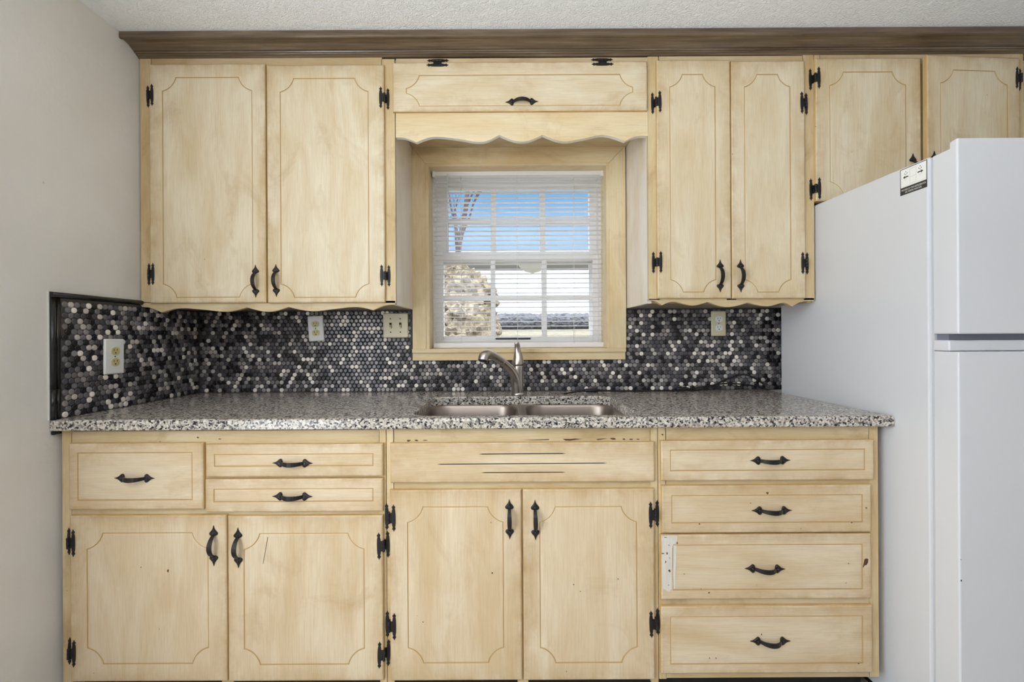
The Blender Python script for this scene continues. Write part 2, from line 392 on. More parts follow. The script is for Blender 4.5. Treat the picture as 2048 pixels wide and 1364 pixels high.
def front(kind, parent, px, D, groove=None, Rpx=0, grain='z', base=False, th=.017, handle=None, hinges=(), ajar=None, extra=None):
    mf = {('z', False): M_CV, ('x', False): M_CH, ('z', True): M_BV, ('x', True): M_BH}[(grain, base)]
    rect = R4(px, D)
    g = R4(groove, D) if groove else None
    b = slab(rect, D, th, g, Rpx*D/F, mf, extra=extra)
    hx = None; org = None
    if ajar:   # (hinge side x, angle)
        org = Vector((rect[1], Yd(D)+.012, 0)); M = Matrix.Translation(org) @ Matrix.Rotation(ajar, 4, 'Z') @ Matrix.Translation(-org)
        o = b.build(kind, parent, M)
    else: M = Matrix(); o = b.build(kind, parent)
    o['front_width'] = float(rect[1]-rect[0]); o['front_height'] = float(rect[3]-rect[2])
    y = Yd(D)
    if handle:
        hpx, hpy, ori = handle
        X, Z = W(hpx, hpy, D)
        L = M @ Vector((X, y, Z))
        tilt = random.uniform(-.02, .02)
        inst('handle', ME_HANDLE, o, L, (0, (math.pi/2 if ori == 'h' else 0)+tilt, ajar or 0))
    for (hpx, hpy, side) in hinges:
        X, Z = W(hpx, hpy, D)
        if side == 'L': X = rect[0]; inst('hinge', ME_HL, o, (X, y, Z), (0, random.uniform(-.02, .02), 0))
        elif side == 'R': X = rect[1]; inst('hinge', ME_HR, o, (X, y, Z), (0, random.uniform(-.02, .02), 0))
        elif side == 'T': inst('hinge', ME_HL, o, (X, y, rect[3]), (0, math.pi/2, 0))
    return o
# ------------------------------------------------------------------ room shell
def struct(name, b, parent=None):
    o = b.build(name, parent)
    if not parent: o['kind'] = 'structure'
    return o
XR, YB = 3.6, -6.0
b = MB(); b.box(WALL_X-.15, WALL_X, YB, .15, -.02, Z_CEIL+.1, M_WALL); struct('wall_left', b)
b = MB(); b.box(WALL_X-.15, XR, YB-.15, YB, -.02, Z_CEIL+.1, M_WALL); struct('wall_rear', b)
b = MB(); b.box(XR, XR+.15, YB, .15, -.02, Z_CEIL+.1, M_WALL); struct('wall_right', b)
b = MB(); b.box(WALL_X-.15, XR+.15, YB, .15, -.12, 0, M_FLOOR); struct('floor', b)
b = MB(); b.box(WALL_X-.15, XR+.15, YB-.1, .15, Z_CEIL, Z_CEIL+.12, M_CEIL); struct('ceiling', b)
# window opening
D_CAS = 1.978
OX0, OX1 = W(851, 500, D_CAS)[0], W(1219, 500, D_CAS)[0]
OZ1 = W(1035, 326.5, D_CAS)[1]
OZ0 = W(1035, 697, 1.97)[1]
b = MB()
for (x0, x1, z0, z1) in ((WALL_X, OX0, 0, Z_CEIL), (OX1, XR, 0, Z_CEIL), (OX0, OX1, 0, OZ0-.02), (OX0, OX1, OZ1, Z_CEIL)):
    b.box(x0, x1, 0, .20, z0, z1, M_WALL)
struct('wall_back', b)
# crown moulding
prof = [(1.72, 1.1095), (1.591, 1.1095), (1.5905, 1.0895), (1.593, 1.0870), (1.5995, 1.0865), (1.6005, 1.0915), (1.604, 1.0925), (1.615, 1.0915), (1.630, 1.0885), (1.643, 1.0835), (1.6515, 1.0785), (1.6525, 1.0830), (1.6545, 1.0830), (1.6550, 1.0760), (1.6570, 1.0730), (1.6600, 1.0735), (1.6610, 1.0760), (1.6625, 1.0755), (1.6640, 1.0705), (1.6700, 1.0685), (1.6750, 1.0650), (1.6765, 1.0645), (1.72, 1.0645)]
b = MB(); b.prism([(Yd(d), CAMZ+z) for d, z in prof], 'x', WALL_X+.001, 2.4, M_CROWN); struct('trim_1', b)
# ------------------------------------------------------------------ upper cabinets
Z_UT = CAMZ+1.0655
def board(b, px, D, th, m, gap=.0004):
    x0, x1, z0, z1 = R4(px, D); b.box(x0+gap, x1-gap, Yd(D), Yd(D)+th, z0+gap, z1-gap, m)
def apron(b, top_py, pts, D, th, m, mside):
    P = [W(x, y, D) for x, y in pts]
    zt = W((pts[0][0]+pts[-1][0])/2, top_py, D)[1]
    poly = [(P[0][0], zt)] + P + [(P[-1][0], zt)]
    b.prism(poly, 'y', Yd(D), Yd(D)+th, m, mside)
def smooth_curve(ctrl, n=8):
    """ctrl: list of (x,y,cusp). Catmull between, tangents broken at cusps"""
    out = []
    for i in range(len(ctrl)-1):
        p1, p2 = ctrl[i], ctrl[i+1]
        p0 = ctrl[i-1] if i > 0 and not p1[2] else None
        p3 = ctrl[i+2] if i+2 < len(ctrl) and not p2[2] else None
        dx = p2[0]-p1[0]
        m1 = (p2[1]-p0[1])/(p2[0]-p0[0]) if p0 else None
        m2 = (p3[1]-p1[1])/(p3[0]-p1[0]) if p3 else None
        sl = (p2[1]-p1[1])/dx
        if len(p1) > 3 and p1[3] is not None: m1 = p1[3]
        if m1 is None: m1 = 1.5*sl-(m2 or 0)*.5 if m2 is not None else sl
        if m2 is None: m2 = 1.5*sl-m1*.5
        for k in range(n):
            t = k/n; h00 = 2*t**3-3*t*t+1; h10 = t**3-2*t*t+t; h01 = -2*t**3+3*t*t; h11 = t**3-t*t
            out.append((p1[0]+dx*t, h00*p1[1]+h10*dx*m1+h01*p2[1]+h11*dx*m2))
    out.append((ctrl[-1][0], ctrl[-1][1])); return out
Z_UB = 1.2865      # carcass underside
YU = Yd(D_UF)
def carcass(b, X0, X1, Z0, Z1, y0, y1, left=M_FV, right=M_FV, bottom=M_UNDER):
    th = .016
    b.box(X0, X0+th, y0, y1, Z0, Z1, left); b.box(X1-th, X1, y0, y1, Z0, Z1, right)
    b.box(X0+th, X1-th, y0, y1, Z0, Z0+th, bottom); b.box(X0+th, X1-th, y0, y1, Z1-th, Z1, M_INSIDE)
    b.box(X0+th, X1-th, y1-.006, y1, Z0+th, Z1-th, M_INSIDE)
XA = W(791, 360, D_UF)[0]; XB = W(1296, 360, D_UF)[0]; XC = W(1628.5, 360, D_UF)[0]
XA0 = WALL_X+.003
# --- corner wall cabinet (left of window)
c = thing('wall_cabinet', ((XA0+XA)/2, YU/2, Z_UB), 'tall cream wall cabinet with two wide doors, left of the window', 'cabinet', 'wall cabinets')
b = MB(); carcass(b, XA0+.001, XA-.001, Z_UB, Z_UT, YU+.0195, -.012, M_FV, M_DAYLIT); b.build('carcass', c)
b = MB()
zl = 282
board(b, (281, 116, 303, 606), D_UF, .019, M_FV); board(b, (764, 118, 790.5, 606), D_UF, .019, M_FV)
board(b, (303, 116, 764, 136), D_UF, .019, M_FH); board(b, (520, 136, 545, 606), D_UF, .019, M_FV)
cur = smooth_curve([(281, 614, 0, 0.02), (300, 615.5, 0), (323, 625, 1), (357, 616.5, 0), (408, 619.5, 0), (455, 623.2, 0), (494, 614.5, 1), (535.5, 623.4, 0), (577, 613.8, 1), (622, 622.2, 0), (668, 618, 0), (712, 613.8, 0), (746, 620.5, 1), (770, 611, 0), (790.5, 609, 0)])
apron(b, 603, cur, D_UF, .019, M_FH, M_EDGEP)
b.build('face_frame', c)
front('door', c, (298.5, 127, 531, 606), D_UD, (325, 154, 505.5, 595.5), 27, handle=(511.6, 562.5, 'v'), hinges=((298.5, 190, 'L'), (298.5, 548, 'L')))
front('door', c, (533.5, 129, 769, 605.5), D_UD, (560.5, 156, 738, 595.5), 27, handle=(552.6, 561, 'v'), hinges=((769, 195, 'R'), (769, 551, 'R')))
# --- over-window cabinet with flap and valance
zb = W(1040, 297, 1.99)[1]
c = thing('wall_cabinet', ((XA+XB)/2, YU/2, zb), 'shallow cream cabinet with flap door and scalloped valance above the window', 'cabinet', 'wall cabinets')
b = MB()
b.box(XA+.001, XB-.001, YU+.0195, -.002, zb, zb+.016, M_FH); b.box(XA+.001, XB-.001, YU+.0195, -.002, Z_UT-.016, Z_UT, M_INSIDE)
b.box(XA+.001, XB-.001, -.01, -.002, zb+.016, Z_UT-.016, M_INSIDE)
b.build('carcass', c)
b = MB()
board(b, (791.5, 116, 1295.5, 135), D_UF, .019, M_FH)
board(b, (791.5, 135, 806, 216), D_UF, .019, M_FV); board(b, (1280, 135, 1295.5, 216), D_UF, .019, M_FV)
b.build('face_frame', c)
b = MB()
q = lambda zx, zy, cu, *a: (780+zx/3.79, 250+zy/3.79, cu, *a)
cur = smooth_curve([q(44, 95, 0, 0.0), q(110, 98, 0), q(200, 131, 1), q(330, 90, 0), q(520, 106, 0), q(700, 128, 0), q(828, 75, 1), q(1000, 126, 0), q(1157, 74, 1), q(1310, 124, 0), q(1460, 104, 0), q(1620, 76, 0), q(1782, 122, 1), q(1860, 88, 0), q(1955, 84, 0)])
apron(b, 216, cur, D_UF, .019, M_CASH, M_DAYLITH)
b.build('valance', c)
front('flap_door', c, (785, 123, 1295, 222), D_UD, (812, 149, 1266.5, 212), 26, grain='x', handle=(1043.5, 204, 'h'), hinges=((875, 125, 'T'), (1205, 122, 'T')))
# --- wall cabinet right of window
c = thing('wall_cabinet', ((XB+XC)/2, YU/2, Z_UB), 'tall cream wall cabinet with two narrow doors, right of the window', 'cabinet', 'wall cabinets')
b = MB(); carcass(b, XB+.001, XC-.001, Z_UB, Z_UT, YU+.0195, -.012, M_DAYLIT, M_FV); b.build('carcass', c)
b = MB()
board(b, (1296.5, 113, 1318, 600), D_UF, .019, M_FV); board(b, (1606, 110, 1628, 600), D_UF, .019, M_FV)
board(b, (1318, 112, 1606, 126), D_UF, .019, M_FH); board(b, (1452, 126, 1472, 600), D_UF, .019, M_FV)
cur = smooth_curve([(1296.5, 600.5, 0, 0.0), (1308, 601.5, 0), (1324, 610.5, 1), (1346, 603.5, 0), (1385, 611, 0), (1415, 603.5, 1), (1454, 614, 0), (1495.6, 605, 1), (1536, 612.6, 0), (1567, 605.5, 0), (1584, 613.4, 1), (1602, 604, 0), (1628, 602.5, 0)])
apron(b, 597, cur, D_UF, .019, M_FH, M_EDGEP)
b.build('face_frame', c)
front('door', c, (1314, 119, 1462, 597), D_UD, (1339.8, 148, 1432, 585), 25, handle=(1440, 552, 'v'), hinges=((1314, 203.5, 'L'), (1314, 524, 'L')))
front('door', c, (1463.5, 121, 1611, 597), D_UD, (1489, 148, 1582, 585), 25, handle=(1481, 552, 'v'), hinges=((1611, 205, 'R'), (1611, 526, 'R')))
# --- over-fridge cabinet
XD = 1.975
zf = W(1640, 403.5, D_UF)[1]
c = thing('wall_cabinet', ((XC+XD)/2, YU/2, zf), 'short cream wall cabinet with two doors above the refrigerator', 'cabinet', 'wall cabinets')
b = MB(); carcass(b, XC+.001, XD, zf, Z_UT, YU+.0195, -.002, M_FV, M_FV); b.build('carcass', c)
b = MB()
board(b, (1629, 109, 1640, 404), D_UF, .019, M_FV); board(b, (1640, 109, 2034, 128), D_UF, .019, M_FH)
board(b, (1836, 128, 1858, 388), D_UF, .019, M_FV); board(b, (2034, 106, 2047, 402), D_UF, .019, M_FV); board(b, (1640, 388, 2034, 403), D_UF, .019, M_FH)
b.build('face_frame', c)
front('door', c, (1631.5, 115.5, 1843.5, 401.5), D_UD, (1659.5, 143, 1813, 391), 27, handle=(1825, 340, 'v'), hinges=((1631.5, 155.5, 'L'), (1631.5, 377, 'L')))
front('door', c, (1842.5, 116, 2040.5, 400), D_UD, (1870, 144, 2014, 390), 27, handle=(1856, 340, 'v'), hinges=((2040.5, 156, 'R'), (2040.5, 377, 'R')), ajar=.062)
# ------------------------------------------------------------------ base cabinets
YBF = Yd(D_BF); Z_BB = 0.105; Z_BT = Z_CT-.0335
BX0 = W(125, 1100, D_BF)[0]; BX1 = W(773.5, 1100, D_BF)[0]; BX2 = W(1316.5, 1100, D_BF)[0]; BX3 = W(1757, 1100, D_BF)[0]
def bcarc(c, X0, X1):
    b = MB(); th = .016
    b.box(X0+.001, X0+th, YBF+.0195, -.012, Z_BB, Z_BT-.001, M_FV); b.box(X1-th, X1-.001, YBF+.0195, -.012, Z_BB, Z_BT-.001, M_FV)
    b.box(X0+th, X1-th, YBF+.0195, -.012, Z_BB, Z_BB+th, M_INSIDE); b.box(X0+th, X1-th, -.018, -.012, Z_BB+th, Z_BT-.001, M_INSIDE)
    b.build('carcass', c)
    b = MB(); b.box(X0+.001, X1-.001, YBF+.07, YBF+.085, 0, Z_BB-.0005, M_BLACKP); b.build('toe_kick', c)
def chips(b, D, specs, m=M_DARKW):
    y = Yd(D)
    for pts in specs: patchpoly(b, pts, D, y, m)
def blob(px, py, rx, ry, n=9, jit=.45):
    return [(px+rx*math.cos(2*math.pi*k/n)*(1+random.uniform(-jit, jit)), py+ry*math.sin(2*math.pi*k/n)*(1+random.uniform(-jit, jit))) for k in range(n)]
# left base
c = thing('base_cabinet', ((BX0+BX1)/2, YBF/2, 0), 'cream base cabinet with three drawers over two doors, against the left wall', 'cabinet', 'base cabinets')
bcarc(c, BX0, BX1)
b = MB()
board(b, (125, 861, 144, 1366), D_BF, .019, M_FV); board(b, (759, 858, 773, 1366), D_BF, .019, M_FV)
board(b, (144, 861, 759, 892), D_BF, .019, M_FH); board(b, (144, 1014, 759, 1038), D_BF, .019, M_FH)
board(b, (398, 892, 420, 1014), D_BF, .019, M_FV); board(b, (420, 948, 759, 964), D_BF, .019, M_FH); board(b, (443, 1038, 466, 1366), D_BF, .019, M_FV)
chips(b, D_BF, [blob(440, 878, 3, 1.3), blob(396, 875, 2, 1.5), blob(258, 885, 2, 1), blob(320, 883, 1.5, .8)])
b.build('face_frame', c)
front('drawer_front', c, (136.5, 886.5, 406.5, 1020), D_BD, (154.5, 904.6, 385, 1001), 0, 'x', True, handle=(269.6, 956, 'h'))
front('drawer_front', c, (410.5, 888, 766, 954), D_BD, (428, 907.6, 747, 933), 0, 'x', True, handle=(585.5, 926, 'h'))
front('drawer_front', c, (409.5, 957.5, 766, 1024.5), D_BD, (427, 977, 747, 1004), 0, 'x', True, handle=(585, 992.5, 'h'))
mk = lambda L: (lambda b, y: [patchpoly(b, p, D_BD, y, M_DARKW) for p in L])
front('door', c, (139.5, 1031, 453.5, 1364), D_BD, (173.5, 1065, 417.5, 1328.5), 32, 'z', True, handle=(428, 1091, 'v'), hinges=((139, 1086, 'L'), (139, 1307, 'L')), extra=mk([blob(336, 1142, 2, 3.5), blob(282, 1134, 1.2, 1.2), blob(319, 1258, 1, 1)]))
front('door', c, (455.5, 1031.5, 766.5, 1363), D_BD, (487.5, 1066, 729.5, 1330), 32, 'z', True, handle=(476.8, 1095, 'v'), hinges=((766.5, 1092, 'R'), (766.5, 1310, 'R')), extra=mk([[(535, 1074), (536.3, 1074), (531, 1104), (526.5, 1128), (525.5, 1128), (530, 1104)]]))
# sink base
c = thing('base_cabinet', ((BX1+BX2)/2, YBF/2, 0), 'cream base cabinet under the sink with slotted false panel and two doors', 'cabinet', 'base cabinets')
bcarc(c, BX1, BX2)
b = MB()
board(b, (774, 857, 788, 1366), D_BF, .019, M_FV); board(b, (1301, 855, 1316, 1366), D_BF, .019, M_FV)
board(b, (788, 857, 1301, 892), D_BF, .019, M_FH); board(b, (788, 958, 1301, 986), D_BF, .019, M_FH); board(b, (1034, 986, 1056, 1366), D_BF, .019, M_FV)
chips(b, D_BF, [blob(817, 881, 4, 1.6), blob(832, 881, 3.5, 1.4), blob(851, 880.5, 6, .8), [(1040, 880), (1070, 879.2), (1098, 877.8), (1098, 879.6), (1070, 880.6)],
    [(1125, 877.5), (1140, 878), (1150, 877), (1164, 878), (1152, 879.4), (1140, 881.5), (1131, 881)], [(1192, 878), (1206, 876.8), (1216, 877), (1204, 878.8), (1196, 880)], blob(1226, 877.5, 6, 1.6), blob(1248, 878, 3, 1.2), blob(1262, 878.5, 4, 1), blob(1276, 878.5, 3, .9), blob(1325, 869, 2, 1.6)])
b.build('face_frame', c)
def slots(b, y):
    for (xa, ya, xb, yb) in ((957, 908.2, 1132, 907.2), (874, 928.6, 1215, 926.2), (962, 945.4, 1132, 944.6)):
        patchpoly(b, [(xa, ya-.1), (xa+8, ya-1), (xb-8, yb-1), (xb, yb-.1), (xb-8, yb+.7), (xa+8, ya+.7)], D_BD, y, M_HOLE)
front('false_panel', c, (779.5, 885, 1310, 965.5), D_BD, None, 0, 'x', True, extra=slots)
front('door', c, (780, 979.5, 1044, 1362), D_BD, (815, 1013, 1008, 1327), 31, 'z', True, handle=(1019, 1038, 'v'), hinges=((780, 1036, 'L'), (780, 1253, 'L')), extra=mk([blob(984.5, 1146, 1.8, 1.6), blob(846, 1244, 1.3, 1.3)]))
front('door', c, (1046.5, 978, 1310, 1361), D_BD, (1079.5, 1012.5, 1275, 1326.5), 31, 'z', True, handle=(1070.4, 1039.5, 'v'), hinges=((1310, 1030, 'R'), (1310, 1248, 'R')), extra=mk([blob(1236, 1158, 1, 2), blob(1147, 1169, 1.3, 1.5)]))
# drawer base
c = thing('base_cabinet', ((BX2+BX3)/2, YBF/2, 0), 'cream base cabinet with a stack of four drawers beside the refrigerator', 'cabinet', 'base cabinets')
bcarc(c, BX2, BX3)
b = MB()
board(b, (1317, 854, 1332, 1358), D_BF, .019, M_FV); board(b, (1738, 853, 1757, 1354), D_BF, .019, M_FV)
board(b, (1332, 854, 1738, 886), D_BF, .019, M_FH)
for ya, yb in ((955, 978), (1058, 1076), (1192, 1218), (1338, 1355)): board(b, (1332, ya, 1738, yb), D_BF, .019, M_FH)
b.build('face_frame', c)
front('drawer_front', c, (1322, 880.5, 1749, 961.5), D_BD, (1340, 898.5, 1730.5, 941.5), 0, 'x', True, handle=(1540, 920.5, 'h'))
front('drawer_front', c, (1324, 970.5, 1743.5, 1066), D_BD, (1343, 989.5, 1726, 1046), 0, 'x', True, handle=(1543, 1020.5, 'h'), extra=mk([blob(1535, 986, 2.6, 2), blob(1732.5, 1016, 2.2, 1.8), blob(1703, 1045, 1.6, 1.4), blob(1399, 1048, 1.5, 1.2), blob(1501, 1006, 1, 1)]))
def patch3(b, y):
    patchpoly(b, [(1324.5, 1072.5), (1335, 1071), (1350, 1070.5), (1355, 1073), (1354, 1080), (1352, 1086.5), (1346, 1089), (1344, 1098), (1344, 1120), (1343, 1150), (1343, 1178), (1338, 1183), (1330, 1179), (1325, 1177), (1323.5, 1150), (1324, 1110)], D_BD, y, M_WHITEP)
    patchpoly(b, [(1346.5, 1090.5), (1353.5, 1090.5), (1352, 1120), (1350, 1150), (1350, 1176), (1347, 1179), (1346, 1150)], D_BD, y, M_WHITEP)
    for p in (blob(1339, 1141, 2.6, 3), blob(1334, 1106, 1.2, 3), blob(1326, 1107, 3, 1), blob(1354.5, 1086, 1.2, 2), blob(1339, 1116, 1, 1), blob(1331, 1124, 1, 2.5), blob(1337, 1170, 1.5, .8), blob(1331, 1074.5, 3, .8), blob(1338, 1090, 1.6, .9)):
        patchpoly(b, p, D_BD, y, M_DARKW, .0006)
    patchpoly(b, [(1729, 1118), (1733, 1116.5), (1736.5, 1118), (1736, 1125), (1733, 1130), (1729, 1131), (1727, 1135), (1725.5, 1134), (1727, 1127)], D_BD, y, M_DARKW)
    for p in (blob(1418, 1185, 1.6, 1.8), blob(1697, 1127, 1, 1.2), blob(1402, 1178, 1, 1)): patchpoly(b, p, D_BD, y, M_DARKW)
front('drawer_front', c, (1322, 1068.5, 1743.6, 1199), D_BD, (1345.5, 1088.5, 1726, 1180), 0, 'x', True, handle=(1529.5, 1137, 'h'), extra=patch3)
front('drawer_front', c, (1322, 1212, 1746, 1347.5), D_BD, (1340.5, 1232, 1726.7, 1328.5), 0, 'x', True, handle=(1540, 1281.5, 'h'), extra=mk([blob(1419, 1316, 1.3, 1.3), blob(1432, 1316, 1.2, 1.2), blob(1717, 1327, 1.5, 1.3), blob(1523, 1269, 1.5, 2)]))
# ------------------------------------------------------------------ countertop with sink cut-out
def rrect(x0, x1, y0, y1, r, n=8):
    out = []
    for cx, cy, a0 in ((x1-r, y1-r, 0), (x0+r, y1-r, 90), (x0+r, y0+r, 180), (x1-r, y0+r, 270)):
        for k in range(n+1):
            a = math.radians(a0+90*k/n); out.append((cx+r*math.cos(a), cy+r*math.sin(a)))
    return out
HX0, HX1, HY0, HY1 = -.303, .421, Yd(1.386), Yd(1.816)
CXL, CXR, CYF, CYB = WALL_X+.002, 1.183, Yd(D_CT), -.011
b = MB(); th = .033
def crect(i): return [(CXL, CYF+i), (CXR-i, CYF+i), (CXR-i, CYB), (CXL, CYB)]
lv = [(.003, -th), (0, -th+.003), (0, -.0075), (.0012, -.0035), (.004, -.001), (.008, 0)]
rg = [b.ring([(x, y, Z_CT+z) for x, y in crect(i)]) for i, z in lv]
for a_, b_ in zip(rg, rg[1:]): b.bridge(a_, b_, M_GRAN)
hl = [(.003, 0), (.0008, -.001), (0, -.0035), (0, -th)]
hg = [b.ring([(x, y, Z_CT+z) for x, y in rrect(HX0-e, HX1+e, HY0-e, HY1+e, .060+e)]) for e, z in hl]
for a_, b_ in zip(hg, hg[1:]): b.bridge(a_, b_, M_GRAN)
b.fill([rg[-1], hg[0]], M_GRAN); b.fill([rg[0], hg[-1]], M_GRAN)
o = b.build('countertop', org=(0, CYF/2, Z_CT-th)); tag(o, 'speckled grey granite countertop with sink cut-out over the base cabinets', 'countertop')
# sink
ZS = Z_CT-th-.0005
SXD = .058
c = thing('kitchen_sink', ((HX0+HX1)/2, (HY0+HY1)/2, ZS-.19), 'stainless steel double bowl sink set under the granite countertop', 'sink')
b = MB()
fl = b.ring([(x, y, ZS) for x, y in rrect(HX0-.022, HX1+.022, HY0-.02, HY1+.02, .08)])
fl2 = b.ring([(x, y, ZS-.0015) for x, y in rrect(HX0-.022, HX1+.022, HY0-.02, HY1+.02, .08)])
b.bridge(fl, fl2, M_STEEL)
bowls = ((HX0-.004, SXD-.014), (SXD+.014, HX1+.004)); holes = []; rims = []
for x0, x1 in bowls:
    def rr_(i, z, r): return b.ring([(x, y, ZS+z) for x, y in rrect(x0+i, x1-i, HY0-.004+i, HY1+.004-i, r, 10)])
    R_ = [rr_(0, 0, .078), rr_(.002, -.002, .077), rr_(.006, -.012, .075), rr_(.010, -.06, .073), rr_(.016, -.15, .07), rr_(.022, -.172, .066), rr_(.036, -.184, .055), rr_(.06, -.187, .04)]
    for a_, b_ in zip(R_, R_[1:]): b.bridge(a_, b_, M_STEEL, True)
    b.fill([R_[-1]], M_STEEL); holes.append(R_[0])
b.fill([fl]+holes, M_STEEL)
b.build('basin', c)
for x0, x1 in bowls:
    b = MB(); M = Matrix.Translation(((x0+x1)/2, (HY0+HY1)/2+.03, ZS-.1872))
    b.lathe([(.044, 0), (.044, .002), (.038, .003), (.034, .0005), (.012, .0005), (.010, .004)], M_NICK, 24, M); b.build('drain', c)
# faucet
FX, FY = W(1036, 700, 1.866)[0], Yd(1.866)
c = thing('faucet', (FX, FY, Z_CT), 'brushed nickel single lever faucet with pull-out spray behind the sink', 'faucet')
b = MB(); b.lathe([(.0285, 0), (.0290, .002), (.0290, .007), (.0262, .010), (.0245, .012)], M_NICK, 32, Matrix.Translation((FX, FY, Z_CT+.0005))); b.build('base_ring', c)
b = MB(); b.lathe([(.0235, .012), (.0228, .03), (.0222, .07), (.0226, .110), (.0232, .122), (.0226, .1245)], M_NICK, 32, Matrix.Translation((FX, FY, Z_CT))); b.build('body', c)
b = MB()
def lring(z, rx, ry, dx, dy): return b.ring([(FX+dx+rx*math.cos(2*math.pi*k/24), FY+dy+ry*math.sin(2*math.pi*k/24), Z_CT+z) for k in range(24)])
L_ = [lring(.1255, .0232, .0232, 0, 0), lring(.132, .0236, .0236, 0, 0), lring(.145, .0228, .0225, .0005, .001), lring(.160, .0200, .0195, .001, .002), lring(.172, .0172, .0155, 0, .002), lring(.185, .0142, .0105, -.001, .0), lring(.200, .0122, .0080, -.002, -.004), lring(.214, .0112, .0066, -.0035, -.009), lring(.2215, .0102, .0056, -.0045, -.012), lring(.2245, .0075, .004, -.0048, -.013)]
for a_, b_ in zip(L_, L_[1:]): b.bridge(a_, b_, M_NICK, True)
b.face(L_[0], M_NICK); b.face(L_[-1], M_NICK)
b.build('lever_handle', c)
def FP(px, py, D): X, Z = W(px, py, D); return (X, Yd(D), Z)
def resample(pts, rads, n):
    P = [Vector(p) for p in pts]; out = []; ro = []
    for i in range(len(P)-1):
        p0, p1, p2, p3 = P[max(i-1, 0)], P[i], P[i+1], P[min(i+2, len(P)-1)]
        for k in range(n):
            t = k/n
            out.append(.5*((2*p1)+(p2-p0)*t+(2*p0-5*p1+4*p2-p3)*t*t+(3*p1-p0-3*p2+p3)*t**3)); ro.append(rads[i]+(rads[i+1]-rads[i])*t)
    return out+[P[-1]], ro+[rads[-1]]
pts = [FP(1034.5, 786, 1.862), FP(1033.5, 772, 1.860), FP(1030.5, 756, 1.855), FP(1023, 741, 1.842), FP(1012, 729.5, 1.822), FP(1004, 723.5, 1.806)]
pp, rr = resample(pts, [.0225, .0222, .0205, .0178, .0160, .0155], 6)
b = MB(); b.tube(pp, rr, M_NICK, 20); b.build('spout', c)
pts = [FP(1003.5, 723, 1.805), FP(994, 716.5, 1.785), FP(984, 711, 1.764), FP(975, 709.0, 1.745), FP(968.5, 712.5, 1.733), FP(966, 721.5, 1.727)]
pp, rr = resample(pts, [.0160, .0164, .0175, .0198, .0212, .0205], 6)
b = MB(); b.tube(pp, rr, M_NICK, 20); d = (pp[-1]-pp[-2]).normalized(); b.tube([pp[-1], pp[-1]+d*.003], [.0165, .0160], M_BLACKP, 20); b.build('spray_head', c)
# ------------------------------------------------------------------ tile backsplashes
PIT = .0200; ROW = PIT*math.sqrt(3)/2; TR = .0094
def disc(b, cx, cz, m, plane, at):
    prof_ = ((TR, .0, False), (TR, .0026, False), (TR*.93, .0037, True), (TR*.72, .0042, True))
    rings = []
    for r, h, _ in prof_:
        pts = []
        for k in range(14):
            a = 2*math.pi*k/14; u, v = cx+r*math.cos(a), cz+r*math.sin(a)
            pts.append((u, at-h, v) if plane == 'y' else (at+h, u, v))
        rings.append(b.ring(pts))
    for a_, b_ in zip(rings, rings[1:]): b.bridge(a_, b_, m, True)
    b.face(rings[-1], m)
def pick():
    r = random.random()
    for m, w in TILES:
        if r < w: return m
        r -= w
    return TILES[1][0]
CSX0, CSX1, CSZ0 = W(824.5, 500, D_CAS)[0], W(1251.5, 500, D_CAS)[0], W(1038, 720, 1.972)[1]
Z_TB, Z_TT = Z_CT+.0005, Z_UB-.0008
c = thing('tile_backsplash', (0, 0, Z_CT), 'black grey and white penny round tile backsplash along the window wall', 'backsplash', 'penny tile backsplashes')
b = MB()
XT1 = 1.30
for x0, x1, z0, z1 in ((WALL_X+.0005, CSX0-.001, Z_TB, Z_TT), (CSX0-.001, CSX1+.001, Z_TB, CSZ0-.001), (CSX1+.001, XT1, Z_TB, Z_TT)):
    b.box(x0, x1, -.0065, -.0003, z0, z1, M_GROUT)
b.build('grout', c)
b = MB(); r_ = 0; z = Z_TB+.0101
while z < Z_TT-.004:
    x = WALL_X+.018+(PIT/2 if r_ % 2 else 0)
    while x < XT1-.01:
        if not (CSX0-.0102 < x < CSX1+.0102 and z > CSZ0-.0102): disc(b, x, z, pick(), 'y', -.0063)
        x += PIT
    z += ROW; r_ += 1
b.build('penny_tiles', c)
ZLT = CAMZ+.1435
c = thing('tile_backsplash', (WALL_X, Yd(1.66), Z_CT), 'penny round tile return on the left wall with glossy black edge trim', 'backsplash', 'penny tile backsplashes')
YL0 = Yd(1.372)
b = MB(); b.box(WALL_X+.0003, WALL_X+.0065, YL0, -.0125, Z_TB, Z_UB-.001, M_GROUT); b.box(WALL_X+.0003, WALL_X+.0065, YL0, YU-.004, Z_UB-.001, ZLT-.018, M_GROUT); b.build('grout', c)
b = MB(); r_ = 0; z = Z_TB+.0101
while z < ZLT-.022:
    y = YL0+.011+(PIT/2 if r_ % 2 else 0)
    while y < (-.021 if z < Z_UB-.010 else YU-.012):
        disc(b, y, z, pick(), 'x', WALL_X+.0063); y += PIT
    z += ROW; r_ += 1
b.build('penny_tiles', c)
b = MB()
def half(cy, r, z0, z1):
    pr = [(WALL_X+.0003, cy-r)]+[(WALL_X+.004+r*math.sin(math.pi*k/10)*.95, cy-r*math.cos(math.pi*k/10)) for k in range(11)]+[(WALL_X+.0003, cy+r)]
    A = b.ring([(x, y, z0) for x, y in pr]); B = b.ring([(x, y, z1) for x, y in pr]); b.bridge(A, B, M_PENCIL, True); b.fill([A], M_PENCIL); b.fill([B], M_PENCIL)
zj = Z_CT+.092
for z0, z1 in ((Z_TB, zj-.0006), (zj+.0006, ZLT-.0185)):
    half(Yd(1.3505), .0085, z0, z1); half(Yd(1.3655), .0062, z0, z1)
b.build('vertical_trim', c)
b = MB()
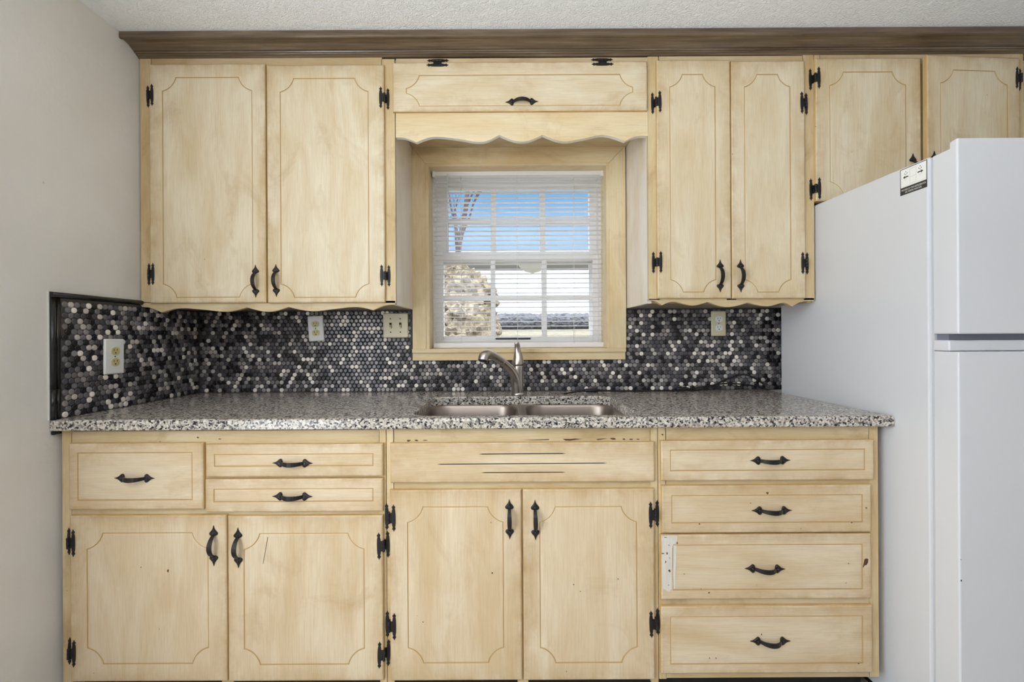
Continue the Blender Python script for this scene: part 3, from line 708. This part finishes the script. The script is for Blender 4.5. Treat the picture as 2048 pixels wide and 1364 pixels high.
pr = [(WALL_X+.0003, ZLT-.018)]+[(WALL_X+.005+.011*math.sin(math.pi*k/10), ZLT-.009-.009*math.cos(math.pi*k/10)) for k in range(11)]+[(WALL_X+.0003, ZLT)]
A = b.ring([(x, Yd(D_CT), z) for x, z in pr]); B = b.ring([(x, YU-.0015, z) for x, z in pr]); b.bridge(A, B, M_PENCIL, True); b.fill([A], M_PENCIL); b.fill([B], M_PENCIL)
b.build('top_trim', c)
b = MB(); b.box(WALL_X+.0003, WALL_X+.011, Yd(1.345), Yd(1.372), Z_CT-.046, Z_CT-.034, M_PENCIL, .003); b.build('lower_trim', c)
b = MB(); b.box(WALL_X+.0002, WALL_X+.003, Yd(1.3385), Yd(D_CT)-.0002, Z_TB, ZLT+.002, M_CAULK); b.build('caulk_line', c)
# ------------------------------------------------------------------ outlets and switch
def plate(b, w, h, m):
    A = b.ring([(x, 0, z) for x, z in rrect(-w/2, w/2, -h/2, h/2, .003, 3)]); B = b.ring([(x, -.003, z) for x, z in rrect(-w/2, w/2, -h/2, h/2, .003, 3)])
    C = b.ring([(x, -.0062, z) for x, z in rrect(-w/2+.004, w/2-.004, -h/2+.004, h/2-.004, .003, 3)])
    b.bridge(A, B, m); b.bridge(B, C, m, True); b.fill([C], m); b.fill([A], m)
def outlet(loc, rot, label, mp, mr, w=.0705, h=.1145):
    c = thing('wall_outlet', loc, label, 'outlet', 'duplex wall outlets'); c.rotation_euler = rot
    def put(b, name):
        o = bpy.data.objects.new(name, b.mesh(name)); COL.objects.link(o); o.parent = c; return o
    b = MB(); plate(b, w, h, mp); put(b, 'cover_plate')
    for s in (1, -1):
        b = MB(); cz = .0195*s
        pts = [(max(-.0165, min(.0165, .0185*math.cos(a))), cz+.0142*math.sin(a)) for a in [2*math.pi*k/28 for k in range(28)]]
        A = b.ring([(x, -.006, z) for x, z in pts]); B = b.ring([(x, -.0082, z) for x, z in pts])
        b.bridge(A, B, mr); b.fill([B], mr); b.fill([A], mr)
        b.box(-.0072, -.0054, -.0087, -.0075, cz-.0002, cz+.0075, M_HOLE); b.box(.0054, .0072, -.0087, -.0075, cz+.0008, cz+.0068, M_HOLE)
        b.lathe([(.0024, 0), (.0024, .0012)], M_HOLE, 10, Matrix.Translation((0, -.0075, cz-.0068)) @ Matrix.Rotation(math.pi/2, 4, 'X'))
        put(b, 'receptacle')
    b = MB(); b.lathe([(.0026, 0), (.0026, .0006), (.0014, .0012)], M_SCREW, 10, Matrix.Translation((0, -.0061, 0)) @ Matrix.Rotation(math.pi/2, 4, 'X')); put(b, 'screw')
    return c
D_TF = 1.9895; yt = Yd(D_TF)
X, Z = W(632.5, 657, D_TF); outlet((X, yt, Z), (0, -.062, 0), 'white outlet plate with ivory sockets, slightly tilted, under the left wall cabinet', M_WHITEPL, M_RECI)
X, Z = W(1436.5, 647, D_TF); outlet((X, yt, Z), (0, .0, 0), 'ivory outlet plate with white sockets beneath the right wall cabinet', M_IVORY, M_WHITEPL, .066, .113)
dl = 1.395*F/(CX-220.5); X, Z = W(220.5, 713, dl); outlet((WALL_X+.0107, Yd(dl), Z), (0, .012, math.pi/2), 'white outlet plate with ivory sockets on the left wall tile', M_WHITEPL, M_RECI, .0775, .1235)
X, Z = W(791.5, 651, D_TF)
c = thing('light_switch', (X, yt, Z), 'speckled ivory double toggle switch plate beside the window casing', 'switch'); c.rotation_euler = (0, -.01, 0)
def put(b, name):
    o = bpy.data.objects.new(name, b.mesh(name)); COL.objects.link(o); o.parent = c; return o
b = MB(); plate(b, .113, .111, M_IVORY)
for sx in (-.022, .022):
    b.box(sx-.0052, sx+.0052, -.0066, -.0058, -.0125, .0125, M_HOLE)
    for sz in (.0302, -.0302): b.lathe([(.003, 0), (.003, .0006), (.0015, .001)], M_SCREW, 10, Matrix.Translation((sx, -.0061, sz)) @ Matrix.Rotation(math.pi/2, 4, 'X'))
put(b, 'cover_plate')
for sx in (-.022, .022):
    b = MB(); A = b.ring([(sx+a, -.006, z) for a, z in ((-.0045, -.0115), (.0045, -.0115), (.0045, .004), (-.0045, .004))]); B = b.ring([(sx+a, -.017, z) for a, z in ((-.0036, -.0125), (.0036, -.0125), (.0036, -.006), (-.0036, -.006))])
    b.bridge(A, B, M_RECI); b.fill([B], M_RECI); b.fill([A], M_RECI); put(b, 'toggle')
# ------------------------------------------------------------------ power cord
c = thing('power_cord', FP(1300, 777, 1.95), 'black power cord lying along the back of the countertop by the tile', 'cord')
def onct(px, D, lift=0): return ((px-CX)*D/F, Yd(D), Z_CT+.0042+lift)
def cord(pts, r, name):
    pp, rr = resample(pts, [r]*len(pts), 6); b = MB(); b.tube(pp, rr, M_BLACKP, 8); return b.build(name, c)
cord([onct(1127, 1.86), onct(1140, 1.895), onct(1152, 1.915, .002), onct(1166, 1.925, .004), onct(1172, 1.93, .005)], .0032, 'lead')
cord([onct(1196, 1.935, .004), onct(1240, 1.945), onct(1300, 1.94), onct(1340, 1.945), onct(1376, 1.95), onct(1400, 1.955, .004), FP(1430, 769, 1.965), FP(1455, 758, 1.972), FP(1478, 750, 1.975), FP(1495, 750, 1.975), FP(1512, 758, 1.972), FP(1528, 769, 1.965), onct(1540, 1.95)], .0036, 'cable')
cord([onct(1345, 1.955, .006), onct(1380, 1.962, .006), FP(1420, 771, 1.968), FP(1450, 767, 1.975), FP(1480, 768, 1.975), FP(1510, 772, 1.972), onct(1536, 1.96)], .0030, 'cable')
b = MB(); p0, p1 = onct(1168, 1.928, .005), onct(1199, 1.937, .005)
b.tube([Vector(p0), Vector(p0).lerp(Vector(p1), .12), Vector(p0).lerp(Vector(p1), .75), Vector(p1)], [.005, .0088, .0088, .004], M_BLACKP, 10); b.build('plug', c)
b = MB(); p0, p1 = onct(1352, 1.95, .007), onct(1378, 1.955, .006)
b.tube([Vector(p0), Vector(p0).lerp(Vector(p1), .15), Vector(p0).lerp(Vector(p1), .8), Vector(p1)], [.004, .0085, .0085, .005], M_BLACKP, 10)
b.build('plug', c)
# ------------------------------------------------------------------ window
b = MB()
yc = Yd(D_CAS)
zct = W(1038, 298, D_CAS)[1]; 
zc0 = OZ0
def quadboard(pts, y0, y1, m): b.prism(pts, 'y', y0, y1, m)
quadboard([(CSX0, zc0), (OX0, zc0), (OX0, OZ1), (CSX0, zct+.012)], yc, -.0005, M_CASV)
quadboard([(OX1, zc0), (CSX1, zc0), (CSX1, zct+.012), (OX1, OZ1)], yc, -.0005, M_CASV)
quadboard([(OX0+.0006, OZ1+.0006), (OX1-.0006, OZ1+.0006), (CSX1-.001, zct+.012), (CSX0+.001, zct+.012)], yc, -.0005, M_CASH)
# inner stop strips, jamb linings
yj = .13
b.box(OX0-.002, OX0+.0145, yc+.004, yj, zc0, OZ1, M_CASV); b.box(OX1-.0125, OX1+.002, yc+.004, yj, zc0, OZ1, M_CASV)
b.box(OX0+.0145, OX1-.0125, yc+.004, yj, OZ1-.010, OZ1+.002, M_CASH)
# stool and apron
sx0, sx1 = W(824, 700, 1.965)[0], W(1252, 700, 1.965)[0]
zs = W(1038, 705, 1.962)[1]
b.box(sx0, sx1, Yd(1.962), yj, zs, zc0, M_CASH, .002)
b.box(sx0+.001, sx1-.001, Yd(1.972), -.0005, CSZ0, zs-.0004, M_CASH)
struct('trim_2', b)
# sashes
win = bpy.data.objects.new('window_1', None); COL.objects.link(win); win.location = ((OX0+OX1)/2, .15, OZ0); win['kind'] = 'structure'
WX0, WX1 = OX0+.003, OX1-.003
ZW0, ZW1 = OZ0+.002, OZ1-.002
b = MB()
b.box(WX0, WX0+.022, .095, .20, ZW0, ZW1, M_VINYLW); b.box(WX1-.022, WX1, .095, .20, ZW0, ZW1, M_VINYLW)
b.box(WX0+.022, WX1-.022, .095, .20, ZW1-.02, ZW1, M_VINYLW); b.box(WX0+.022, WX1-.022, .11, .20, ZW0-.01, ZW0+.004, M_VINYLW)
b.build('window_frame', win)
def sash(name, D, gx0, gx1, rows, mxs, mrow, zt, zb, w0, w1):
    """rows (y pixel) of glass; builds rails, stiles, muntins and panes"""
    y0, y1 = Yd(D), Yd(D)+.028
    b = MB()
    X0, X1 = W(gx0, 500, D)[0], W(gx1, 500, D)[0]
    zg1, zg0 = W(1038, rows[0], D)[1], W(1038, rows[1], D)[1]
    b.box(w0, X0, y0, y1, zb, zt, M_VINYLW, .002); b.box(X1, w1, y0, y1, zb, zt, M_VINYLW, .002)
    b.box(X0, X1, y0, y1, zg1, zt, M_VINYLW, .002); b.box(X0, X1, y0, y1, zb, zg0, M_VINYLW, .002)
    for a0, a1 in mxs: b.box(W(a0, 450, D)[0], W(a1, 450, D)[0], y0+.002, y1-.002, zg0-.001, zg1+.001, M_VINYLW, .0015)
    b.box(X0-.001, X1+.001, y0+.003, y1-.003, W(1038, mrow[1], D)[1], W(1038, mrow[0], D)[1], M_VINYLW, .0015)
    o = b.build(name, win)
    b = MB(); b.box(X0-.003, X1+.003, y0+.0135, y0+.0155, zg0-.003, zg1+.003, M_GLASS); b.build('pane', o)
    return o
ZM1, ZM0 = W(1038, 503.5, 2.115)[1], W(1038, 521, 2.115)[1]
sash('upper_sash', 2.145, 897, 1180, (379, 506), ((981.5, 992), (1080, 1090.5)), (436.5, 447), ZW1-.012, ZM0+.002, WX0+.006, WX1-.006)
sash('lower_sash', 2.112, 886, 1185.5, (521.5, 673), ((980.5, 990), (1083, 1093)), (590.5, 600.5), ZM1, ZW0, WX0+.004, WX1-.004)
lift = MB(); xa, za = W(991, 679, 2.11); xb, zb_ = W(1061, 675.6, 2.11); lift.box(xa, xb, Yd(2.112)-.006, Yd(2.112)-.0002, za, zb_, M_BLACKP, .001); lift.build('sash_lift', win)
# storm window outside
b = MB(); ys0, ys1 = .178, .19
for (xa, xb, za, zb_) in ((WX0+.022, WX0+.052, ZW0, ZW1), (WX1-.052, WX1-.022, ZW0, ZW1), (WX0+.05, WX1-.05, ZW1-.05, ZW1-.02), (WX0+.05, WX1-.05, ZW0, ZW0+.03), (WX0+.05, WX1-.05, ZM0-.008, ZM1)):
    b.box(xa, xb, ys0, ys1, za, zb_, M_VINYLW)
b.build('storm_frame', win)
# blind
random.seed(3)
D_BL = 2.062
bx0, bx1 = W(867, 500, D_BL)[0], W(1205.5, 500, D_BL)[0]
zhr1, zhr0 = W(1036, 333.5, 2.045)[1], W(1036, 350.5, 2.045)[1]
zhr1 = min(zhr1, OZ1-.0105)
c = thing('window_blind', ((bx0+bx1)/2, Yd(D_BL), OZ0), 'white horizontal mini blind with open slats hung in the window', 'blind')
b = MB(); b.box(bx0, bx1, Yd(2.043), Yd(2.078), zhr0, zhr1, M_VINYLW, .0015); b.box(bx0, bx0+.012, Yd(2.040), Yd(2.079), zhr0-.006, zhr1, M_VINYLW, .001); b.box(bx1-.012, bx1, Yd(2.040), Yd(2.079), zhr0-.006, zhr1, M_VINYLW, .001); b.build('head_rail', c)
zbr1 = W(1036, 683, D_BL)[1]; zbr0 = OZ0+.0008
b = MB(); b.box(bx0-.001, bx1+.001, Yd(D_BL)-.0125, Yd(D_BL)+.0125, zbr0, zbr0+.024, M_VINYLW, .004); b.build('bottom_rail', c)
b = MB(); n = 35; za, zb_ = zhr0-.010, zbr0+.033
tilt = math.radians(-4)
for i in range(n):
    z = za+(zb_-za)*i/(n-1)
    prof_ = []
    for k in range(7):
        s = (k/6-.5)*2; yy = s*.0125; zz = .0022*(1-s*s)
        prof_.append((Yd(D_BL)+yy*math.cos(tilt)-zz*math.sin(tilt), z+yy*math.sin(tilt)+zz*math.cos(tilt)))
    sagL = random.uniform(-.0008, .0008)
    dzL = .006 if i == 0 else 0
    lo = b.ring([(bx0+.001, y, zz-dzL) for y, zz in prof_]); lo2 = b.ring([(bx1-.001, y, zz+sagL) for y, zz in prof_])
    b.bridge(lo, lo2, M_SLAT, True, False)
b.build('slats', c)
for px in (922.5, 1034.5, 1147.5):
    X = W(px, 520, D_BL)[0]; b = MB()
    for dy in (-.0132, .0132): b.tube([(X, Yd(D_BL)+dy, zbr0+.02), (X, Yd(D_BL)+dy, zhr0+.001)], .0007, M_VINYLW, 6)
    b.build('ladder_cord', c)
X = W(895, 430, 2.035)[0]; zt_ = zhr0-.002; zb2 = W(895, 507, 2.035)[1]
b = MB(); b.tube([(X, Yd(2.039), zt_+.008), (X, Yd(2.034), zt_-.004), (X-.001, Yd(2.036), (zt_+zb2)/2), (X-.001, Yd(2.036), zb2)], [.0015, .0030, .0030, .0034], M_CLEAR, 6, False); b.build('tilt_wand', c)
# ------------------------------------------------------------------ refrigerator
RX0, RX1 = 1.186, 1.930
zr_top = W(1859, 313.5, 1.232)[1]
c = thing('refrigerator', ((RX0+RX1)/2, Yd(1.56), 0), 'white top-freezer refrigerator standing right of the countertop', 'refrigerator')
b = MB(); b.box(RX0, RX1, Yd(1.232), Yd(1.900), .03, zr_top, M_FR, .006)
b.box(RX0+.02, RX1-.02, Yd(1.26), Yd(1.88), 0, .03, M_BLACKP); b.build('body', c)
zg1, zg0, zl = W(1912, 668, 1.162)[1], W(1912, 680.5, 1.162)[1], W(1912, 703.5, 1.160)[1]
b = MB(); b.box(RX0+.006, RX1-.006, Yd(1.2232), Yd(1.2318), .06, zr_top-.01, M_GASK); b.build('gasket', c)
zd1, zd2 = W(1899.6, 297.5, 1.176)[1], W(1917, 276, 1.157)[1]
# freezer door: side profile with raised front lip
def doorprof(pts, name, extra=None):
    b = MB()
    A = b.ring([(RX0, Yd(d), z) for d, z in pts]); B = b.ring([(RX1, Yd(d), z) for d, z in pts])
    A0 = b.ring([(RX0+.0035, Yd(d+(.0035 if d < 1.19 else 0)*0), z) for d, z in pts])
    b.bridge(A, B, M_FR); b.fill([A], M_FR); b.fill([B], M_FR)
    bmesh.ops.delete(b.bm, geom=A0, context='VERTS')
    bmesh.ops.recalc_face_normals(b.bm, faces=b.bm.faces[:])
    es = [e for e in b.bm.edges if len(e.link_faces) == 2 and e.calc_face_angle(0) > .6]
    bmesh.ops.bevel(b.bm, geom=es, offset=.0042, segments=3, profile=.5, affect='EDGES', clamp_overlap=True)
    for f in b.bm.faces: f.material_index = 0
    if extra: extra(b)
    return b.build(name, c)
doorprof([(1.2228, zg1), (1.1535, zg1), (1.1535, zd2), (1.1755, zd2-.004), (1.1755, zd1), (1.2228, zd1-.002)], 'freezer_door')
def fscr(b):
    for py, r in ((1119, .001), (1161, .0022)):
        X, Z = W(1913, py, 1.154)
        b.box(RX0+.0022, RX0+.0032+r, Yd(1.1534), Yd(1.1532), Z-r, Z+r, M_HOLE)
doorprof([(1.2228, .065), (1.1535, .065), (1.1535, zl), (1.2228, zl)], 'fridge_door', fscr)
b = MB(); b.box(RX0+.0005, RX1-.0005, Yd(1.178), Yd(1.2228), zl+.0012, zg0, M_FR, .003); b.build('door_grip', c)
b = MB(); b.box(RX0+.012, RX1-.012, Yd(1.19), Yd(1.2228), zg0+.0005, zg1-.0005, M_FGAP); b.build('gap_shade_strip', c)  # strip coloured with the shade of the gap between the doors
# sticker
M_STW = plain('sticker_white', srgb(238, 238, 234), 0.4); M_STB = plain('sticker_black', srgb(44, 44, 42), 0.5); M_STG = plain('sticker_grey', srgb(196, 196, 192), 0.5)
dL, dR = RX0*F/(1802.3-CX), RX0*F/(1856.2-CX)
zS1, zS0 = W(1802.3, 341, dL)[1], W(1802.3, 392.6, dL)[1]
SW, SH = dL-dR, zS1-zS0
b = MB(); xs = RX0-.0003
def st(u0, u1, v0, v1, m, l=1):   # u from left(deep) to right(near), v from bottom
    b.box(xs-.0001*l, xs-.0001*l+.00008, Yd(dL)-u1*SW, Yd(dL)-u0*SW, zS0+v0*SH, zS0+v1*SH, m)
def stp(pts, m, l):
    b.prism([(Yd(dL)-u*SW, zS0+v*SH) for u, v in pts], 'x', xs-.0001*l, xs-.0001*l+.00008, m)
st(0, 1, 0, 1, M_STB, 0); st(.025, .975, .285, .975, M_STW, 1)
st(.37, .38, .36, .90, M_STG, 2); st(.60, .61, .36, .90, M_STG, 2); st(.37, .61, .90, .91, M_STG, 2); st(.37, .61, .60, .61, M_STG, 2); st(.37, .61, .36, .37, M_STG, 2)
for k in range(2): st(.06, .94-.2*k, .33-.025*k, .336-.025*k, M_STG, 2)
for s in (-1, 1):
    cx_ = .49+s*.17; tip = .49+s*.38; hx = .49+s*.30
    vv = .66
    stp([(cx_, vv-.022), (hx, vv-.022), (hx, vv-.055), (tip, vv), (hx, vv+.055), (hx, vv+.022), (cx_, vv+.022)], M_STB, 2)
    for du, dv in ((.05, .14), (.10, .20), (.14, .13), (.095, .09)):
        q_ = [(cx_+s*du+.016*math.cos(a*math.pi/4), vv+dv+.020*math.sin(a*math.pi/4)) for a in range(8)]; stp(q_, M_STB, 2)
    for du in (.05, .10, .15): st(cx_+s*du-.004, cx_+s*du+.004, vv-.16+abs(du-.10), vv-.05, M_STG, 2)
def text_mesh(txt, size):
    cu = bpy.data.curves.new('t', 'FONT'); cu.body = txt; cu.size = size; cu.align_x = 'CENTER'
    ob = bpy.data.objects.new('t', cu); COL.objects.link(ob); bpy.context.view_layer.update()
    me = bpy.data.meshes.new_from_object(ob.evaluated_get(bpy.context.evaluated_depsgraph_get()))
    bpy.data.objects.remove(ob); bpy.data.curves.remove(cu); return me
for txt, v, wid in (('THE SIDES OF YOUR REFRIGERATOR', .155, .92), ('ARE THERMAL RADIATORS', .055, .62)):
    me = text_mesh(txt, .006); xsz = [v_.co.x for v_ in me.vertices]; k = wid*SW/(max(xsz)-min(xsz))
    tb = bmesh.new(); tb.from_mesh(me); bpy.data.meshes.remove(me)
    for v_ in tb.verts: v_.co = Vector((xs-.0003, Yd(dL)-.5*SW-v_.co.x*k, zS0+v*SH+v_.co.y*1.15))
    b.join(tb, M_STW)
o = b.build('warning_sticker', c); o['label'] = 'black and white sticker with arrows and two lines of text'
# ------------------------------------------------------------------ outdoors
def bump_sheet(name, x0, x1, y0, y1, nx, ny, zf, m):
    b = MB(); g = [[b.bm.verts.new((x0+(x1-x0)*i/nx, y0+(y1-y0)*j/ny, zf(x0+(x1-x0)*i/nx, y0+(y1-y0)*j/ny))) for i in range(nx+1)] for j in range(ny+1)]
    for j in range(ny):
        for i in range(nx): b.face([g[j][i], g[j][i+1], g[j+1][i+1], g[j+1][i]], m, True)
    return b.build(name)
def gz(x, y):
    D = y+DB
    import bisect
    P = [(2, .55), (6, .92), (12, 1.36), (15, 1.5), (20, 1.6), (60, 2.6)]
    for (a, za), (b_, zb_) in zip(P, P[1:]):
        if D <= b_: return za+(zb_-za)*max(0, (D-a))/(b_-a)+.04*noise.noise((x, y, 0))*(1 if D > 4 else 0)
    return P[-1][1]
o = bump_sheet('ground', -30, 30, .25, 58, 60, 60, gz, M_GRASS); o['kind'] = 'structure'
def at(px, py, D): X, Z = W(px, py, D); return Vector((X, Yd(D), Z))
# carport and white barn beyond
gD1, gD2 = 14.0, 16.6
zr = at(1035, 541, gD2).z
c = thing('carport', (1.0, Yd(15.3), 1.5), 'open carport with flat grey roof and dome light seen through the window', 'carport')
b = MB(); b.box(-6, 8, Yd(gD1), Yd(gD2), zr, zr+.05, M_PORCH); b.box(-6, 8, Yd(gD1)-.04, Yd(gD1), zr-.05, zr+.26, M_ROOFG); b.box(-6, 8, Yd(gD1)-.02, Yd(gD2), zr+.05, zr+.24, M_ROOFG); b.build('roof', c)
for X in (-5.7, 7.7):
    for D in (gD1+.2, gD2-.2):
        b = MB(); b.box(X-.06, X+.06, Yd(D)-.06, Yd(D)+.06, gz(X, Yd(D))-.1, zr, M_SIDING); b.build('post', c)
dm = at(1065, 527, 15.2)
b = MB(); b.lathe([(.05, -.30), (.26, -.24), (.42, -.12), (.50, -.02), (.50, 0)], M_SIDING, 20, Matrix.Translation((dm.x, dm.y, zr))); b.build('dome_light', c)
c = thing('barn', (1.0, Yd(30), 1.6), 'big white building in sunlight beyond the carport', 'building')
b = MB(); b.box(-14, 16, Yd(26), Yd(34), 1.2, at(1035, 522, 26).z, M_SIDING); b.build('wall', c)
b = MB(); zt2 = at(1035, 522, 26).z; b.prism([(Yd(25.7), zt2), (Yd(34.3), zt2), (Yd(30), zt2+.35)], 'x', -14.3, 16.3, M_ROOFG); b.build('roof', c)
# hedge
random.seed(5)
def lump(b, cx, cy, cz, rx, ry, rz, m, seed, amp=.25, fr=3.0, sub=4):
    tb = bmesh.new(); bmesh.ops.create_icosphere(tb, subdivisions=sub, radius=1)
    for v_ in tb.verts:
        p = v_.co.copy(); k = 1+amp*noise.noise(p*fr+Vector((seed, 0, 0)))+amp*.7*noise.noise(p*fr*3.1+Vector((0, seed, 0)))
        v_.co = Vector((cx+p.x*rx*k, cy+p.y*ry*k, cz+p.z*rz*k))
    b.join(tb, m)
hA, hB = at(1035, 627, 12), at(1035, 660, 12)
b = MB()
for i in range(34):
    X = -3.2+i*.2; lump(b, X, Yd(12)+random.uniform(-.1, .1), (hA.z+hB.z)/2-.02, .36, .35, (hA.z-hB.z)/2*random.uniform(1.0, 1.1), M_HEDGE, i*3.3, .12, 5)
o = b.build('hedge', org=(0, Yd(12), hB.z)); tag(o, 'low grey leafless hedge in front of the white outbuilding', 'hedge')
# dry brush at left
b = MB()
for (px, py, D, r, s) in ((935, 590, 7.6, .42, 1), (912, 640, 7.2, .42, 2), (955, 655, 7.4, .36, 3), (905, 570, 7.9, .36, 4), (962, 600, 7.8, .30, 5), (880, 610, 7.5, .45, 6), (940, 690, 7.0, .45, 7), (895, 700, 6.9, .45, 8)):
    p = at(px, py, D); lump(b, p.x, p.y, p.z, r, r, r, M_BRUSH, s*7.7, .35, 3.5)
p = at(925, 720, 7.3); o = b.build('shrub', org=(p.x, p.y, gz(p.x, p.y))); tag(o, 'dry tan bush outside the lower left window panes', 'shrub')
# bare tree
random.seed(21)
b = MB()
def branch(p, d, L, r, depth):
    n = 5; pts = [p.copy()]; rad = [r]
    for i in range(n):
        d = (d+Vector((random.uniform(-.16, .16), random.uniform(-.1, .1), random.uniform(-.04, .12)))).normalized()
        p = p+d*L/n; pts.append(p.copy()); rad.append(r*(1-.45*(i+1)/n))
        if depth > 0 and i >= 1:
            for _ in range(1 if i == 1 else 2):
                nd = (d+Vector((random.uniform(-.6, .6), random.uniform(-.5, .5), random.uniform(-.1, .6)))).normalized()
                branch(p, nd, L*random.uniform(.28, .5), rad[-1]*.5, depth-1)
    b.tube(pts, rad, M_BARK, 6)
p0 = at(897, 700, 9.0); p0.z = gz(p0.x, p0.y)-.05
tgt = at(960, 385, 9.0)
branch(p0, (tgt-p0).normalized(), (tgt-p0).length*1.1, .075, 3)
tgt2 = at(880, 380, 9.2); q0 = p0+Vector((-.05, .1, .9)); branch(q0, (tgt2-q0).normalized(), (tgt2-q0).length, .05, 2)
o = b.build('bare_tree', org=p0); tag(o, 'leafless tree rising past the upper left window panes', 'tree')
# ------------------------------------------------------------------ lights and world
def area(name, loc, rot, sx, sy, e, col):
    l = bpy.data.lights.new(name, 'AREA'); l.shape = 'RECTANGLE'; l.size = sx; l.size_y = sy; l.energy = e; l.color = col
    o = bpy.data.objects.new(name, l); COL.objects.link(o); o.location = loc; o.rotation_euler = rot; return o
def point(name, loc, r, e, col):
    l = bpy.data.lights.new(name, 'POINT'); l.shadow_soft_size = r; l.energy = e; l.color = col
    o = bpy.data.objects.new(name, l); COL.objects.link(o); o.location = loc; return o
point('camera_fill_light', (-.45, -2.5, 1.60), .22, 11, (1, .98, .97))  # added soft fill near the camera, in place of a flash; no lamp hangs here
area('patio_door_daylight', (WALL_X+.02, -2.35, 1.22), (0, math.radians(-90), 0), 1.8, 1.5, 54, (.87, .94, 1))
area('rear_fill_light', (.6, YB+.02, 1.35), (math.radians(90), 0, 0), 2.2, 1.3, 3, (.97, .98, 1))  # unseen fill added at the rear wall, which has no window
area('ceiling_bounce_fill', (.2, -2.5, 1.45), (math.pi, 0, 0), .5, .5, 34, (.95, .98, 1))  # added upward fill, like bounced flash, to brighten the ceiling; no fitting
s = bpy.data.lights.new('sun', 'SUN'); s.energy = 1.6; s.angle = .009; s.color = (1, .97, .92)
so = bpy.data.objects.new('sun', s); COL.objects.link(so); so.rotation_euler = (math.radians(52), 0, math.radians(25))
w = bpy.data.worlds.new('sky'); sc.world = w; w.use_nodes = True; nt = w.node_tree
bg = nt.nodes['Background']; tc = nt.nodes.new('ShaderNodeTexCoord'); sx = nt.nodes.new('ShaderNodeSeparateXYZ'); rp = nt.nodes.new('ShaderNodeValToRGB')
nt.links.new(tc.outputs['Generated'], sx.inputs[0]); nt.links.new(sx.outputs['Z'], rp.inputs['Fac']); nt.links.new(rp.outputs['Color'], bg.inputs['Color'])
e = rp.color_ramp.elements; e[0].position = 0.0; e[0].color = srgb(236, 241, 248); e[1].position = .34; e[1].color = srgb(104, 178, 240)
k = e.new(.17); k.color = srgb(182, 216, 247)
k = e.new(.48); k.color = srgb(236, 242, 252)
mr = nt.nodes.new('ShaderNodeMapRange'); mr.inputs['From Min'].default_value = .335; mr.inputs['From Max'].default_value = .50; mr.inputs['To Min'].default_value = 1.1; mr.inputs['To Max'].default_value = 7.0
nt.links.new(sx.outputs['Z'], mr.inputs['Value']); nt.links.new(mr.outputs[0], bg.inputs['Strength'])
# ------------------------------------------------------------------ camera
cam = bpy.data.cameras.new('camera'); cam.sensor_width = 36; cam.lens = F*36/2048
cam.shift_x = (1024-CX)/2048; cam.shift_y = (CY-682)/2048; cam.clip_start = .02
co = bpy.data.objects.new('camera', cam); COL.objects.link(co); co.location = (0, -DB, CAMZ); co.rotation_euler = (math.radians(90), T, 0)
sc.camera = co
sc.view_settings.view_transform = 'Standard'; sc.view_settings.look = 'None'; sc.view_settings.gamma = 1; sc.view_settings.use_curve_mapping = False
sc.view_settings.exposure = -0.08
sc.cycles.max_bounces = 10; sc.cycles.diffuse_bounces = 5; sc.cycles.transparent_max_bounces = 16
